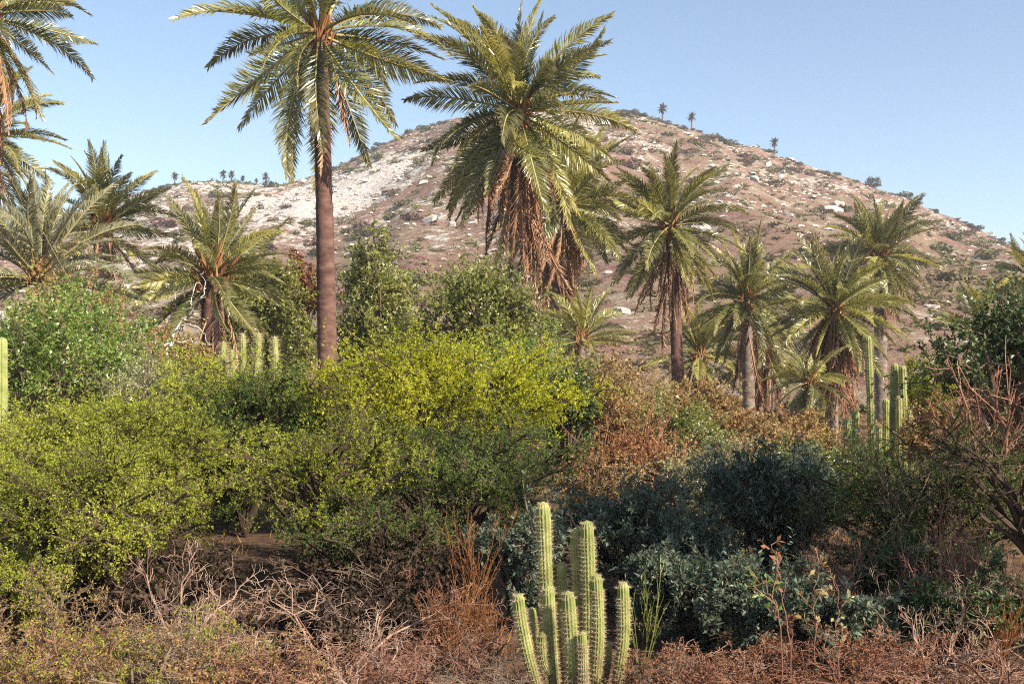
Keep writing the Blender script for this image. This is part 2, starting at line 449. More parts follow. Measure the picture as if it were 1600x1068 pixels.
def hill_z(X, Y):
    XE = 30.0 + (X - 30.0) * (1 + 1.0 * np.clip((RIDGE_Y - Y) / (RIDGE_Y - FOOT_Y), 0, 1))
    H = np.interp(XE, PX, PZ)
    t = (Y - FOOT_Y) / (RIDGE_Y - FOOT_Y)
    tf = np.clip(t, 0, 1)
    s = 0.82 * tf + 0.18 * tf * tf
    s = np.where(t > 1, 1 - 0.9 * (t - 1), s)
    amp = np.clip(tf * 2.2, 0, 1) * np.where(t > 1, 0.4, 1)
    gul = -3.6 * np.abs(np.sin(0.055 * XE + 0.9 * np.sin(0.014 * Y + 0.6) + 0.5 * np.sin(0.031 * Y))) * np.clip(tf * 3, 0, 1) * np.clip((1.02 - tf) * 4, 0.15, 1) * np.where(t > 1, 0.2, 1)
    return H * s + gul - 1.2 * (1 - np.clip(tf * 12, 0, 1)) + bumps(X, Y) * amp * 0.55
hx = np.concatenate([np.linspace(-420, -200, 30), np.linspace(-196, 240, 150), np.linspace(245, 420, 26)])
hy = np.concatenate([np.linspace(80, 300, 80), np.linspace(302, 470, 85), np.linspace(480, 900, 20)])
tag(sheet('hill', hx, hy, hill_z, hill_mat()), kind='structure')

rng = np.random.default_rng(11)
def puff(seed, n, leaf, tri=False):
    """a low rounded scrub bush of leaf clumps, radius about 1"""
    r = np.random.default_rng(seed)
    k = r.integers(4, 7)
    C = np.stack([r.uniform(-0.6, 0.6, k), r.uniform(-0.6, 0.6, k), r.uniform(0.2, 0.5, k)], 1)
    R = r.uniform(0.35, 0.6, k)
    j = r.integers(0, k, n)
    d = unit(r.normal(0, 1, (n, 3)))
    P = C[j] + d * (R[j] * r.uniform(0.6, 1.05, n))[:, None]
    P[:, 2] = np.abs(P[:, 2])
    D = unit(d * 0.5 + r.normal(0, 0.6, (n, 3)))
    S = unit(np.cross(D, r.normal(0, 1, (n, 3))))
    l = leaf * r.uniform(0.6, 1.4, (n, 1))
    V = np.stack([P - D * l * .5, P + S * l * .3, P + D * l * .5, P - S * l * .3], 1).reshape(-1, 3)
    if tri:
        return V.reshape(n, 4, 3)[:, :3].reshape(-1, 3) * np.array([1, 1, 1.0]), np.arange(n * 3).reshape(-1, 3)
    return V, np.arange(n * 4).reshape(-1, 4)

def stone(seed):
    r = np.random.default_rng(seed)
    v = []
    for a in (-0.35, 0.55):
        rr = math.sqrt(max(0.05, 1 - a * a))
        for i in range(6):
            th = i * math.pi / 3 + r.uniform(-0.35, 0.35)
            q = r.uniform(0.65, 1.2)
            v.append((rr * math.cos(th) * q, rr * math.sin(th) * q * 0.8, a * 0.6 * r.uniform(0.7, 1.4) + 0.2))
    v.append((r.uniform(-.2, .2), r.uniform(-.2, .2), 0.80))
    q = [(i, (i + 1) % 6, 6 + (i + 1) % 6, 6 + i) for i in range(6)]
    t = [(12, 6 + i, 6 + (i + 1) % 6) for i in range(6)]
    return np.array(v), q, t

def hill_spots(n, seed, patch):
    r = np.random.default_rng(seed)
    out = []
    while len(out) < n:
        x, y = r.uniform(-190, 225, 400), FOOT_Y + 12 + (RIDGE_Y - FOOT_Y - 12) * np.sqrt(r.random(400))
        dens = 0.5 + 0.5 * np.sin(0.045 * x + 1.7 * np.sin(0.021 * y)) * np.sin(0.05 * y + 1.3 * np.sin(0.03 * x))
        scar = np.exp(-(((x + 62) / 34) ** 2 + ((y - 372) / 62) ** 2))
        pr = (0.12 + 0.9 * dens ** 1.6 + 0.5 * scar) * (0.35 + 0.65 * np.clip((y - 120) / 160, 0, 1)) if patch else (1 - 0.45 * dens) * (1 - 0.9 * scar)
        ok = r.random(400) < pr
        out += list(zip(x[ok], y[ok]))
    return out[:n]

SCRUB = [Geo() for _ in range(6)]
for i, g in enumerate(SCRUB):
    g.add(*puff(100 + i, 260, 0.30))
SCRUB = [g.mesh('scrub_bush', M['scrub']) for g in SCRUB]
sp = hill_spots(300, 21, False)
for i, (x, y) in enumerate(sp):
    o = link('scrub_bush', SCRUB[i % 6])
    s = rng.uniform(1.6, 3.6)
    o.location = (x, y, float(hill_z(x, y)) - 0.2)
    o.scale = (s * rng.uniform(0.9, 1.5), s, s * rng.uniform(0.55, 0.9))
    o.rotation_euler = (0, 0, rng.uniform(0, 6.28))
    tag(o, 'low reddish scrub bush growing on the rocky hillside', 'bush', 'scrub bushes on the hillside')
g = Geo()
_rf = np.random.default_rng(23)
_foot = [(x, y) for x, y in zip(_rf.uniform(-90, 110, 1300), _rf.uniform(FOOT_Y + 2, 220, 1300))]
for i, (x, y) in enumerate(hill_spots(5000, 22, False) + _foot):
    V, F = puff(300 + i % 40, 30, 0.80, True)
    s = rng.uniform(0.5, 1.0) + 1.3 * rng.random() ** 3
    V = V * np.array([s * 1.2, s, s * 0.7]) + np.array([x, y, float(hill_z(x, y)) - 0.1])
    g.add(V, F)
o = link('hillside_scrub', g.mesh('hillside_scrub', M['scrub_mass']))
tag(o, 'small dry scrub covering the rocky hillside', 'scrub', kind='stuff')

ROCKS = []
for i in range(6):
    v, q, t = stone(50 + i)
    g = Geo(); g.add(v, q); g.add(v, t)
    ROCKS.append(g.mesh('boulder', M['rock']))
for i, (x, y) in enumerate(hill_spots(300, 31, True)):
    o = link('boulder', ROCKS[i % 6])
    s = rng.uniform(0.6, 1.5) + 1.8 * rng.random() ** 4
    o.location = (x, y, float(hill_z(x, y)) + 0.05)
    o.scale = (s * rng.uniform(0.8, 1.6), s, s * rng.uniform(0.6, 1.0))
    o.rotation_euler = (rng.uniform(-.3, .3), rng.uniform(-.3, .3), rng.uniform(0, 6.28))
    tag(o, 'pale weathered boulder lying on the dry hillside', 'boulder', 'pale boulders on the hillside')
g = Geo()
for i, (x, y) in enumerate(hill_spots(3600, 32, True)):
    v, q, t = stone(70 + i % 30)
    s = rng.uniform(0.25, 0.85)
    v = v * np.array([s * rng.uniform(0.8, 1.7), s, s * 0.8]) + np.array([x, y, float(hill_z(x, y))])
    g.add(v, q); g.add(v, t)
o = link('hillside_stones', g.mesh('hillside_stones', M['rock']))
tag(o, 'small pale stones strewn over the hillside', 'stones', kind='stuff')

# ------------------------------------------------------------------ palms
def frond_geo(seed, bend, pairs=120, dead=False, twist=0.0):
    """one pinnate frond, unit length, leaving the origin along +X and bending down; slot 0 leaflets, slot 1 rachis"""
    r = np.random.default_rng(seed)
    m = 22
    t = np.linspace(0, 1, m)
    th = -math.radians(bend) * t ** 1.7
    ds = 1.0 / (m - 1)
    x = np.concatenate([[0], np.cumsum(np.cos(th[1:]) * ds)])
    z = np.concatenate([[0], np.cumsum(np.sin(th[1:]) * ds)])
    yy = 0.05 * r.normal() * t ** 2
    C = np.stack([x, yy, z], 1)
    g = Geo()
    v, f = tubes(C[None, ::2], (0.0105 * (1 - t[::2]) + 0.0016)[None], 4)
    g.add(v, f, 1)
    n = pairs
    tt = np.linspace(0.13, 0.985, n)
    tt = np.repeat(tt, 2) + r.normal(0, 0.003, 2 * n)
    side = np.tile([1.0, -1.0], n)
    base = np.stack([np.interp(tt, t, C[:, k]) for k in range(3)], 1)
    a = np.interp(tt, t, th)
    T = np.stack([np.cos(a), np.zeros_like(a), np.sin(a)], 1)
    U = np.stack([-np.sin(a), np.zeros_like(a), np.cos(a)], 1)
    Y = np.zeros_like(T); Y[:, 1] = 1
    roll = np.radians(twist) * tt
    Ur = U * np.cos(roll)[:, None] + Y * np.sin(roll)[:, None]
    Yr = Y * np.cos(roll)[:, None] - U * np.sin(roll)[:, None]
    if dead:
        ph = np.radians(np.abs(r.normal(20, 9, 2 * n)))
        el = np.radians(r.normal(-35, 25, 2 * n))
        ln = 0.15 * np.sin(np.clip((tt - 0.05) * 3.6, 0.3, 1.45)) * np.clip((1.06 - tt) * 2.2, 0.25, 1) * r.uniform(0.4, 1.1, 2 * n)
        wd = 0.0100
    else:
        ph = np.radians(62 - 34 * tt ** 1.2 + r.normal(0, 5, 2 * n))
        el = np.radians(r.normal(22, 9, 2 * n))
        ln = 0.175 * np.sin(np.clip((tt - 0.06) * 4.2, 0.35, 1.5708)) * np.clip((1.08 - tt) * 1.9, 0.3, 1) * r.uniform(0.85, 1.1, 2 * n)
        wd = 0.0088
    S = Yr * side[:, None] * np.cos(el)[:, None] + Ur * np.sin(el)[:, None]
    D = unit(T * np.cos(ph)[:, None] + S * np.sin(ph)[:, None])
    Nn = unit(np.cross(D, T) + 0.35 * r.normal(0, 1, D.shape))
    Wv = unit(np.cross(Nn, D))
    drop = U * (-0.16 * ln)[:, None] * r.uniform(0.3, 1.6, (2 * n, 1))
    mid = base + D * (ln * 0.55)[:, None]
    tip = base + D * ln[:, None] + drop
    w = wd * r.uniform(0.8, 1.2, (2 * n, 1))
    V = np.stack([base - Wv * w * 0.35, base + Wv * w * 0.35, mid + Wv * w * 0.5, mid - Wv * w * 0.5, tip], 1).reshape(-1, 3)
    i = np.arange(2 * n)[:, None] * 5
    g.add(V, i + np.array([[0, 1, 2, 3]]), 0)
    # tips share the vertices of the blade
    g.f.append((g.f[-1][:, :1] + np.array([[3, 2, 4]])))
    g.m.append(np.zeros(2 * n, dtype=np.int32))
    return g

BENDS = [5, 12, 20, 30, 42, 58]
FR = {}
for kind, mats in (('frond', [M['frond'], M['rachis']]), ('frond_grey', [M['frond_grey'], M['rachis']])):
    FR[kind] = [[frond_geo(10 * i + j, b, twist=(-50, 25, 70)[j]).mesh('frond', mats) for j in range(3)] for i, b in enumerate(BENDS)]
FR['dead'] = [frond_geo(500 + j, (10, 30, 42, 20)[j], 80, True).mesh('dead_frond', [M['dead'], M['dead_rachis']]) for j in range(4)]

def trunk_mesh(rng, path, r0, r1, mat):
    m, s = 60, 16
    seed_ = rng.uniform(0, 6)
    t = np.linspace(0, 1, m)
    P = np.stack([np.interp(t, np.linspace(0, 1, len(path)), path[:, k]) for k in range(3)], 1)
    R = r0 + (r1 - r0) * t
    R = R * (1 + 0.10 * np.exp(-t * 14))
    a = np.arange(s) * 2 * math.pi / s
    ring = 1 + rng.normal(0, 0.022, (m, 1)) + rng.normal(0, 0.016, (m, s)) + 0.03 * np.sin(t * 5 + seed_)[:, None] + 0.02 * np.sin(3 * a + t[:, None] * 9)
    V = np.stack([P[:, None, 0] + R[:, None] * ring * np.cos(a), P[:, None, 1] + R[:, None] * ring * np.sin(a), np.repeat(P[:, 2][:, None], s, 1)], -1)
    i = np.arange(m * s).reshape(m, s)
    q = np.stack([i[:-1], np.roll(i, -1, 1)[:-1], np.roll(i, -1, 1)[1:], i[1:]], -1).reshape(-1, 4)
    g = Geo(); g.add(V.reshape(-1, 3), q)
    return g.mesh('trunk', mat, True)

def palm(label, cx, cy, d, bx, wpx, fpx, n, nd, seed, kind='frond', trunk='trunk_grey', emax=84, emin=-58, group=None, azc=None, azw=math.pi, lift=0.0, bendk=1.0, skirt=0.55, name='palm_tree'):
    r = np.random.default_rng(seed)
    top = W(cx, cy, d)
    b = W(bx, 600, d)
    gz0 = float(ground_z(b[0], d))
    base = np.array([b[0], d, gz0])
    th = thing(name, base, label, 'palm tree', group)
    h = top - base
    r1 = px2m(wpx, d) * 0.5
    r0 = r1 * 1.22
    if h[2] > 0.4:
        mid = h * 0.5 + np.array([(0 - h[0]) * 0.12, 0, 0])
        tk = np.array([[0, 0, -0.15], mid, h])
        link('trunk', trunk_mesh(r, tk, r0, r1, M[trunk]), th)
    # stubs of old leaf bases and fibre round the heart
    g = Geo()
    k = 60
    az = np.arange(k) * 2.39996 + r.uniform(0, 6)
    zz = r.uniform(-1.0, 0.5, k) * max(r1, 0.16) * 3.0
    D = np.stack([np.cos(az) * 0.55, np.sin(az) * 0.55, np.full(k, 1.0)], 1)
    rad = r1 * np.clip(1.15 - 0.35 * (zz / (r1 * 1.5 + 0.2)), 0.35, 1.25)
    S = h + np.stack([np.cos(az) * rad * 0.85, np.sin(az) * rad * 0.85, zz], 1)
    L = r1 * r.uniform(1.1, 2.9, k)
    P = grow(r, S, unit(D), L, 3, 0.12, 0.0)
    v, f = tubes(P, np.stack([np.full(k, r1 * 0.24), np.full(k, r1 * 0.17), np.full(k, r1 * 0.07)], 1), 4)
    g.add(v, f)
    link('leaf_bases', g.mesh('leaf_bases', M['base']), th)
    L = px2m(fpx, d)
    for i in range(n):
        u = (i + 0.5) / n
        e = emax + (emin - emax) * u ** 0.9 + r.normal(0, 9)
        a = i * 2.39996 + seed + r.normal(0, 0.24)
        if azc is not None and azw < math.pi:
            a = azc + (((a + math.pi) % (2 * math.pi)) - math.pi) * azw / math.pi
        bi = int(np.clip(round(0.5 + 4.2 * (1 - abs(u - 0.45) * 1.5) * bendk + r.normal(0, 0.9)), 0, 5))
        me = FR[kind][bi][r.integers(0, 3)]
        s = L * r.uniform(0.85, 1.08) * (0.82 if u < 0.08 else 1.0)
        o = link('frond', me, th)
        rr = r1 * 0.45
        o.matrix_local = (Matrix.Translation(Vector(h) + Vector((math.cos(a) * rr, math.sin(a) * rr, (0.5 - u) * r1 * 1.8 + lift)))
                          @ Matrix.Rotation(a, 4, 'Z') @ Matrix.Rotation(-math.radians(e) - math.radians(BENDS[bi]) * 0.28, 4, 'Y')
                          @ Matrix.Rotation(r.normal(0, 0.75), 4, 'X') @ Matrix.Diagonal((s, s, s, 1)))
    for i in range(nd):
        a = i * 2.39996 + r.normal(0, 0.2)
        j = r.integers(0, 4)
        low = r.random() ** 1.3
        e = -min(89.0, abs(r.normal(87, 4.0))) + (10, 30, 42, 20)[j] * (0.8 - 0.35 * low)
        s = L * r.uniform(0.6, 1.0)
        o = link('dead_frond', FR['dead'][j], th)
        rr = r1 * 0.9 + 0.05
        zo = -r1 * 0.4 - low * skirt * L
        zo = max(zo, -(h[2] - s * 0.75))
        fx = 1 + zo / max(h[2], 0.5)
        o.matrix_local = (Matrix.Translation(Vector((h[0] * fx, h[1], h[2] + zo)) + Vector((math.cos(a) * rr, math.sin(a) * rr, 0)))
                          @ Matrix.Rotation(a, 4, 'Z') @ Matrix.Rotation(-math.radians(e), 4, 'Y')
                          @ Matrix.Rotation(r.normal(0, 0.9), 4, 'X') @ Matrix.Diagonal((s, s, s, 1)))
    return th

palm('tallest palm with long bare reddish trunk, its crown cut by the photo top', 499, 50, 40, 514, 25, 240, 38, 3, 3, trunk='trunk_red', emax=72, emin=-66, skirt=0.1)
palm('large palm at centre with thick brown skirt of hanging dead fronds, before the hill peak', 810, 172, 45, 806, 22, 188, 62, 54, 8, emin=-66, skirt=0.95)
palm('palm half hidden behind the big central palm, lower crown, pale trunk foot', 882, 318, 54, 850, 17, 135, 56, 60, 14, emin=-62, skirt=0.9)
palm('young stemless palm at the foot of the two central palms', 908, 528, 47, 908, 14, 92, 30, 3, 21, emax=82, emin=-25)
palm('slender palm right of centre with straight brown trunk and short skirt', 1047, 352, 55, 1062, 17, 122, 58, 34, 30, trunk='trunk_red', emin=-70, skirt=0.75)
palm('palm with pale grey trunk in clear view, between two brown skirted palms', 1166, 466, 58, 1170, 17, 112, 56, 12, 37, emin=-62)
palm('palm behind the tall cactus, red brown skirt reaching almost to its foot', 1304, 482, 50, 1298, 17, 122, 58, 90, 44, emin=-62, skirt=0.7)
palm('farthest right palm against the hillside, its trunk mostly hidden', 1374, 396, 70, 1376, 17, 102, 58, 20, 51, emin=-72)
palm('low dark palm behind the slender brown trunked palm', 1092, 552, 66, 1096, 15, 88, 40, 24, 58, emin=-55)
palm('low dark palm with brown skirt behind the pale grey trunk', 1196, 540, 66, 1200, 15, 90, 44, 36, 65, emin=-60)
palm('small dark drooping palm at the left foot of the skirted right palm', 1266, 596, 47, 1266, 12, 74, 40, 4, 72, emax=55, emin=-75)
palm('palm cut by the top left corner with reddish hanging dead fronds', -24, 22, 34, -22, 26, 182, 44, 26, 79, trunk='trunk_red', emin=-72)
palm('palm cut by the left edge below the corner palm, arching green fronds', -22, 212, 42, -30, 20, 132, 42, 12, 86, emin=-62)
palm('upright palm behind the grey fronded one on the left', 158, 352, 43, 156, 22, 128, 42, 8, 93, emin=-45)
palm('wide young palm with silvery grey fronds above the left shrubs', 60, 430, 30, 60, 24, 176, 42, 8, 100, kind='frond_grey', emax=84, emin=-28)
palm('short palm with thick dark trunk left of the tallest palm', 332, 428, 36, 334, 32, 146, 44, 10, 107, emin=-52, trunk='trunk_red')
palm('palm cut by the right edge above the dark tree', 1612, 432, 50, 1614, 16, 74, 34, 6, 114, emin=-50)
palm('small dark palm beside the dark tree near the right edge', 1536, 520, 34, 1540, 16, 92, 28, 4, 121, emax=82, emin=-30)

# palms standing on the ridge: too far to show their fronds one by one
def ridge_palm(seed):
    r = np.random.default_rng(seed)
    g = Geo()
    v, f = tubes(np.array([[[0, 0, -0.5], [0.05, 0, 2.5], [0, 0, 5.2]]]), np.array([[0.42, 0.36, 0.3]]), 6)
    g.add(v, f, 1)
    n = 26
    az = np.arange(n) * 2.4
    el = np.radians(np.linspace(80, -45, n))
    D = np.stack([np.cos(az) * np.cos(el), np.sin(az) * np.cos(el), np.sin(el)], 1)
    P = grow(r, np.repeat([[0, 0, 5.2]], n, 0), D, np.full(n, 2.6), 5, 0.04, -0.16)
    Sd = unit(np.cross(D, np.array([0, 0, 1.0]) + r.normal(0, .2, D.shape)))
    wv = np.array([0.08, 0.42, 0.45, 0.32, 0.03])
    V = np.stack([P - Sd[:, None] * wv[None, :, None], P + Sd[:, None] * wv[None, :, None]], 2)
    i = np.arange(n * 10).reshape(n, 5, 2)
    q = np.stack([i[:, :-1, 0], i[:, :-1, 1], i[:, 1:, 1], i[:, 1:, 0]], -1).reshape(-1, 4)
    g.add(V.reshape(-1, 3), q, 0)
    return g.mesh('ridge_palm', [M['scrub_far'], M['trunk_grey']])
RP = [ridge_palm(1), ridge_palm(2)]
ridge = [(1037, 1.0, 'first lone palm on the ridge right of the peak'),
         (1083, 0.95, 'second lone palm on the ridge right of the peak'),
         (1213, 0.95, 'lone palm halfway down the right ridge line')]
for i, (px, s, lb) in enumerate(ridge):
    x = (px - 800) / FPX * RIDGE_Y
    o = link('palm_tree', RP[i % 2]); o.location = (x, RIDGE_Y, float(hill_z(x, RIDGE_Y))); o.scale = (s,) * 3; o.rotation_euler = (0, 0, i * 1.3)
    tag(o, lb, 'palm tree')
for i, (px, s) in enumerate([(270, 0.75), (284, 0.5), (346, 0.8), (359, 0.75), (377, 0.55), (398, 0.45), (413, 0.85)]):
    x = (px - 800) / FPX * RIDGE_Y
    o = link('palm_tree', RP[i % 2]); o.location = (x, RIDGE_Y, float(hill_z(x, RIDGE_Y))); o.scale = (s,) * 3; o.rotation_euler = (0, 0, i * 1.3)
    tag(o, 'tiny far palm on the low left ridge line', 'palm tree', 'far palms on the left ridge')
g = Geo(); g.add(*puff(900, 700, 0.17)); me_far = g.mesh('ridge_bush', M['scrub_far'])
for i, px in enumerate(list(rng.uniform(230, 700, 26)) + list(rng.uniform(960, 1590, 46))):
    x = (px - 800) / FPX * RIDGE_Y
    o = link('ridge_bush', me_far); s = rng.uniform(1.2, 2.6)
    o.location = (x, RIDGE_Y - rng.uniform(0, 6), 0); o.location.z = float(hill_z(x, o.location.y)) - 0.2
    o.scale = (s * 1.3, s, s * 0.75); o.rotation_euler = (0, 0, rng.uniform(0, 6.28))
    tag(o, 'dark bush standing out on the ridge line against the sky', 'bush', 'bushes along the ridge')
x = (1368 - 800) / FPX * RIDGE_Y
o = link('ridge_tree', me_far); o.location = (x, RIDGE_Y, float(hill_z(x, RIDGE_Y))); o.scale = (3.0, 3.0, 5.0)
tag(o, 'airy blue grey tree alone on the right ridge against the sky', 'tree')

# ------------------------------------------------------------------ shrubs and trees
TRI = [0]
def shrub(label, x0, x1, ytop, d, leaf, seed, n0=8, ks=(6, 6, 5), ang=(38, 42, 45), ratio=(0.62, 0.6, 0.6), tilt=(8, 80), ll=0.045, lw=0.022, c=16,
          depth=None, wig=0.16, up=0.05, r0=0.03, twig='twig', cat='shrub', name='shrub', group=None, sides=3, lean=0.0, upb=0.6, minpx=2.6, trunk_h=0.0,
          base_px=None, spread=0.8, squash=None, foliage='foliage', clumpy=0.0, drop=0.0, hgt=None):
    r = np.random.default_rng(seed)
    xa, xb = W(x0, 600, d)[0], W(x1, 600, d)[0]
    cx = 0.5 * (xa + xb)
    rx = 0.5 * (xb - xa)
    ry = depth if depth else rx * 0.9
    gz0 = float(ground_z(cx, d))
    h = hgt if hgt else W(cx, ytop, d)[2] - gz0
    bx = cx if base_px is None else W(base_px, 600, d)[0]
    th = thing(name, (bx, d, gz0), label, cat, group)
    az = np.arange(n0) * 2.39996 + r.uniform(0, 6)
    ti = np.radians(tilt[0] + (tilt[1] - tilt[0]) * np.sqrt((np.arange(n0) + 0.5) / n0) + r.normal(0, 4, n0))
    D = np.stack([np.sin(ti) * np.cos(az), np.sin(ti) * np.sin(az), np.cos(ti)], 1)
    S = np.stack([np.cos(az) * 0.05, np.sin(az) * 0.05, np.full(n0, trunk_h)], 1)
    L = np.full(n0, 1.0) * r.uniform(0.75, 1.15, n0)
    P = grow(r, S, D, L, 6, wig * 0.8, up)
    lev = [P]
    for i, k in enumerate(ks):
        P, L = sprout(r, P, L, k, 0.22 if i == 0 else 0.12, 1.0, ang[i], ratio[i], 4 if i < len(ks) - 1 else 3, wig * (1 + 0.25 * i), up)
        lev.append(P)
    q = lev[-1].reshape(-1, 3)
    cxq = np.percentile(q[:, 0], 50)
    sx = rx / np.percentile(np.abs(q[:, 0] - 0), 96)
    sy = ry / np.percentile(np.abs(q[:, 1]), 96)
    sz = h / np.percentile(q[:, 2], 98.5)
    sc = np.array([sx, sy, sz])
    off = np.array([cx - bx, 0, 0])
    out = []
    for Pq in lev:
        Z = Pq * sc
        Z[..., 2] = np.where(Z[..., 2] < 0.02, 0.02 + np.abs(Z[..., 2]) * 0.3, Z[..., 2])
        f = np.clip(Z[..., 2:3] / max(h, 0.1), 0, 1)
        out.append(Z + off * np.minimum(1, f * 1.6))
    lev = out
    g = Geo()
    rad = r0
    if trunk_h > 0:
        tp = np.array([[[0, 0, -0.1], [0.02, 0, trunk_h * sz * 0.5], [0, 0, trunk_h * sz * 1.05]]])
        tp = tp + np.array([[[0, 0, 0], off * 0.3, off * min(1, 1.6 * trunk_h * sz / h)]])
        v, f = tubes(tp, np.array([[r0 * 2.4, r0 * 2.0, r0 * 1.8]]), 8)
        g.add(v, f)
    for i, Pq in enumerate(lev):
        n, m, _ = Pq.shape
        R = np.linspace(rad, rad * 0.45, m)[None].repeat(n, 0)
        R = np.maximum(R, 0.24 * d / 1138.0)
        v, f = tubes(Pq, R, 6 if i == 0 else sides)
        g.add(v, f)
        rad *= 0.46
    nb = sum(len(f) * 2 for f in g.f)
    link('trunk' if cat == 'tree' else 'branches', g.mesh('branches', M[twig]), th)
    nl = 0
    if leaf:
        s = max(1.0, minpx * d / 1138.0 / ll)
        P = lev[-1]
        if clumpy > 0:
            ctr = P[:, -1]
            k = 0.5 + 0.5 * np.sin(ctr[:, 0] * 5.1 / rx + seed) * np.sin(ctr[:, 1] * 4.3 / ry + 2 * seed) * np.sin(ctr[:, 2] * 4.7 / h * 1.3)
            P = P[r.random(len(P)) > clumpy * k]
        v, f = leaf_quads(r, P, c, ll * s, lw * s, spread=spread, upb=upb)
        g2 = Geo(); g2.add(v, f)
        nl = len(f) * 2
        if len(ks) >= 2:
            v, f = leaf_quads(r, lev[-2], max(2, c // 2), ll * s, lw * s, t0=0.5, spread=spread, upb=upb)
            g2.add(v, f); nl += len(f) * 2
        link('crown' if cat == 'tree' else foliage, g2.mesh(foliage, M[leaf]), th)
    TRI[0] += nb + nl
    return th

def leafy(label, x0, x1, ytop, d, leaf, seed, K=26, Mt=12, k=5, c=10, rc=0.36, flat=1.0, zlow=0.0, ll=0.045, lw=0.022, depth=None, r0=0.03, twig='twig',
          cat='shrub', name='shrub', group=None, upb=0.6, minpx=2.6, base_px=None, spread=0.8, trunk=0.0, n0=5, wig=0.22, up=0.1, hollow=0.45, pos=None, size=None, sub=0.5):
    """a shrub or small tree: limbs from the foot to K leafy clumps, each clump of twigs, side twigs and leaves"""
    r = np.random.default_rng(seed)
    if pos is None:
        xa, xb = W(x0, 600, d)[0], W(x1, 600, d)[0]
        cx, rx = 0.5 * (xa + xb), 0.5 * (xb - xa)
        rx *= 1.28
        ry = depth if depth else min(rx, 2.2)
        gz0 = float(ground_z(cx, d))
        h = W(0.5 * (x0 + x1), ytop, d)[2] - gz0
    else:
        cx, d = pos
        rx, ry, h = size
        gz0 = float(ground_z(cx, d))
    bx = cx if base_px is None else W(base_px, 600, d)[0]
    th = thing(name, (bx, d, gz0), label, cat, group)
    hh = (h - zlow * h) * 0.5
    K = int(K * min(2.0, max(1.0, hh / (0.85 * rx))))
    zc = zlow * h + hh
    rel = rc * r.uniform(0.5, 1.4, K)
    u = unit(r.normal(0, 1, (K, 3)))
    u[:, 2] = np.where(r.random(K) < 0.62, np.abs(u[:, 2]), u[:, 2])
    rho = hollow + (1 - hollow) * r.random(K) ** 0.6
    ext = np.array([rx, ry, hh])
    for _k in range(4):
        w_ = r.normal(0, 1, 3) * (1.6 + 0.9 * _k)
        rho = rho * (1 + (0.20 - 0.03 * _k) * np.sin(u @ w_ + r.uniform(0, 6.28)))
    rho = np.clip(rho, 0.1, 1.12)
    C = u * (rho * (1 - 0.75 * rel))[:, None] * ext + np.array([cx - bx, 0, zc])
    rad = rel * min(rx, hh * 1.3, 1.6 * ry)
    C[:, 2] = np.maximum(C[:, 2], rad * 0.35)
    g = Geo()
    # limbs: n0 stems, the clumps hang on the nearest in azimuth
    base = np.array([0, 0, -0.08])
    fork = np.array([0.1 * (cx - bx), 0, trunk * h])
    if trunk > 0:
        v, f = tubes(np.array([[base, fork * 0.5 + np.array([0.03, 0, 0]), fork]]), np.array([[r0 * 2.0, r0 * 1.7, r0 * 1.6]]), 8)
        g.add(v, f)
    t = np.linspace(0, 1, 8)[None, :, None]
    ctl = fork + (C - fork) * np.array([0.25, 0.25, 0.7]) + r.normal(0, 0.10, (K, 3)) * ext
    P = (1 - t) ** 2 * fork + 2 * t * (1 - t) * ctl[:, None] + t ** 2 * C[:, None] + r.normal(0, 0.018, (K, 8, 3)) * ext * np.sin(t * math.pi)
    P[:, :, 2] = np.maximum(P[:, :, 2], 0.0)
    mr = 0.24 * d / 1138.0
    v, f = tubes(P, np.maximum(np.linspace(r0, r0 * 0.35, 8), mr)[None].repeat(K, 0), 5)
    g.add(v, f)
    # twigs
    ti = np.repeat(np.arange(K), Mt)
    D = unit(unit(C - np.array([cx - bx, 0, zc * 0.7]))[ti] * 0.55 + r.normal(0, 0.62, (K * Mt, 3)) + np.array([0, 0, up]))
    D[:, 2] *= flat
    L = rad[ti] * r.uniform(0.5, 1.25, K * Mt) * np.where(r.random(K * Mt) < 0.12, 1.6, 1.0) * np.where(r.random(K * Mt) < 0.04, 1.8, 1.0)
    S, _ = at(P, ti, r.uniform(0.72, 1.0, K * Mt))
    Q = grow(r, S, D, L, 4, wig, up * 0.3)
    Q[:, :, 2] = np.where(Q[:, :, 2] < 0.02, 0.02 + 0.2 * np.abs(Q[:, :, 2]), Q[:, :, 2])
    Qs = Q if d < 10 else Q[:, [0, 2, 3]]
    Qs = Qs if d < 20 else Qs[::2]
    v, f = tubes(Qs, np.maximum(np.linspace(r0 * 0.28, r0 * 0.12, Qs.shape[1]), mr)[None].repeat(len(Qs), 0), 3)
    g.add(v, f)
    Z, L2 = sprout(r, Q, L, k, 0.25, 1.0, 46, sub, 3, wig, up * 0.3)
    Z[:, :, 2] = np.where(Z[:, :, 2] < 0.02, 0.02 + 0.2 * np.abs(Z[:, :, 2]), Z[:, :, 2])
    if d < 15:
        Zs = Z[::2][:, [0, 2]] if d < 13 else Z[::4][:, [0, 2]]
        v, f = tubes(Zs, np.maximum(np.linspace(r0 * 0.12, r0 * 0.06, 2), mr * 0.8)[None].repeat(len(Zs), 0), 3)
        g.add(v, f)
    link('trunk' if cat == 'tree' else 'branches', g.mesh('branches', M[twig]), th)
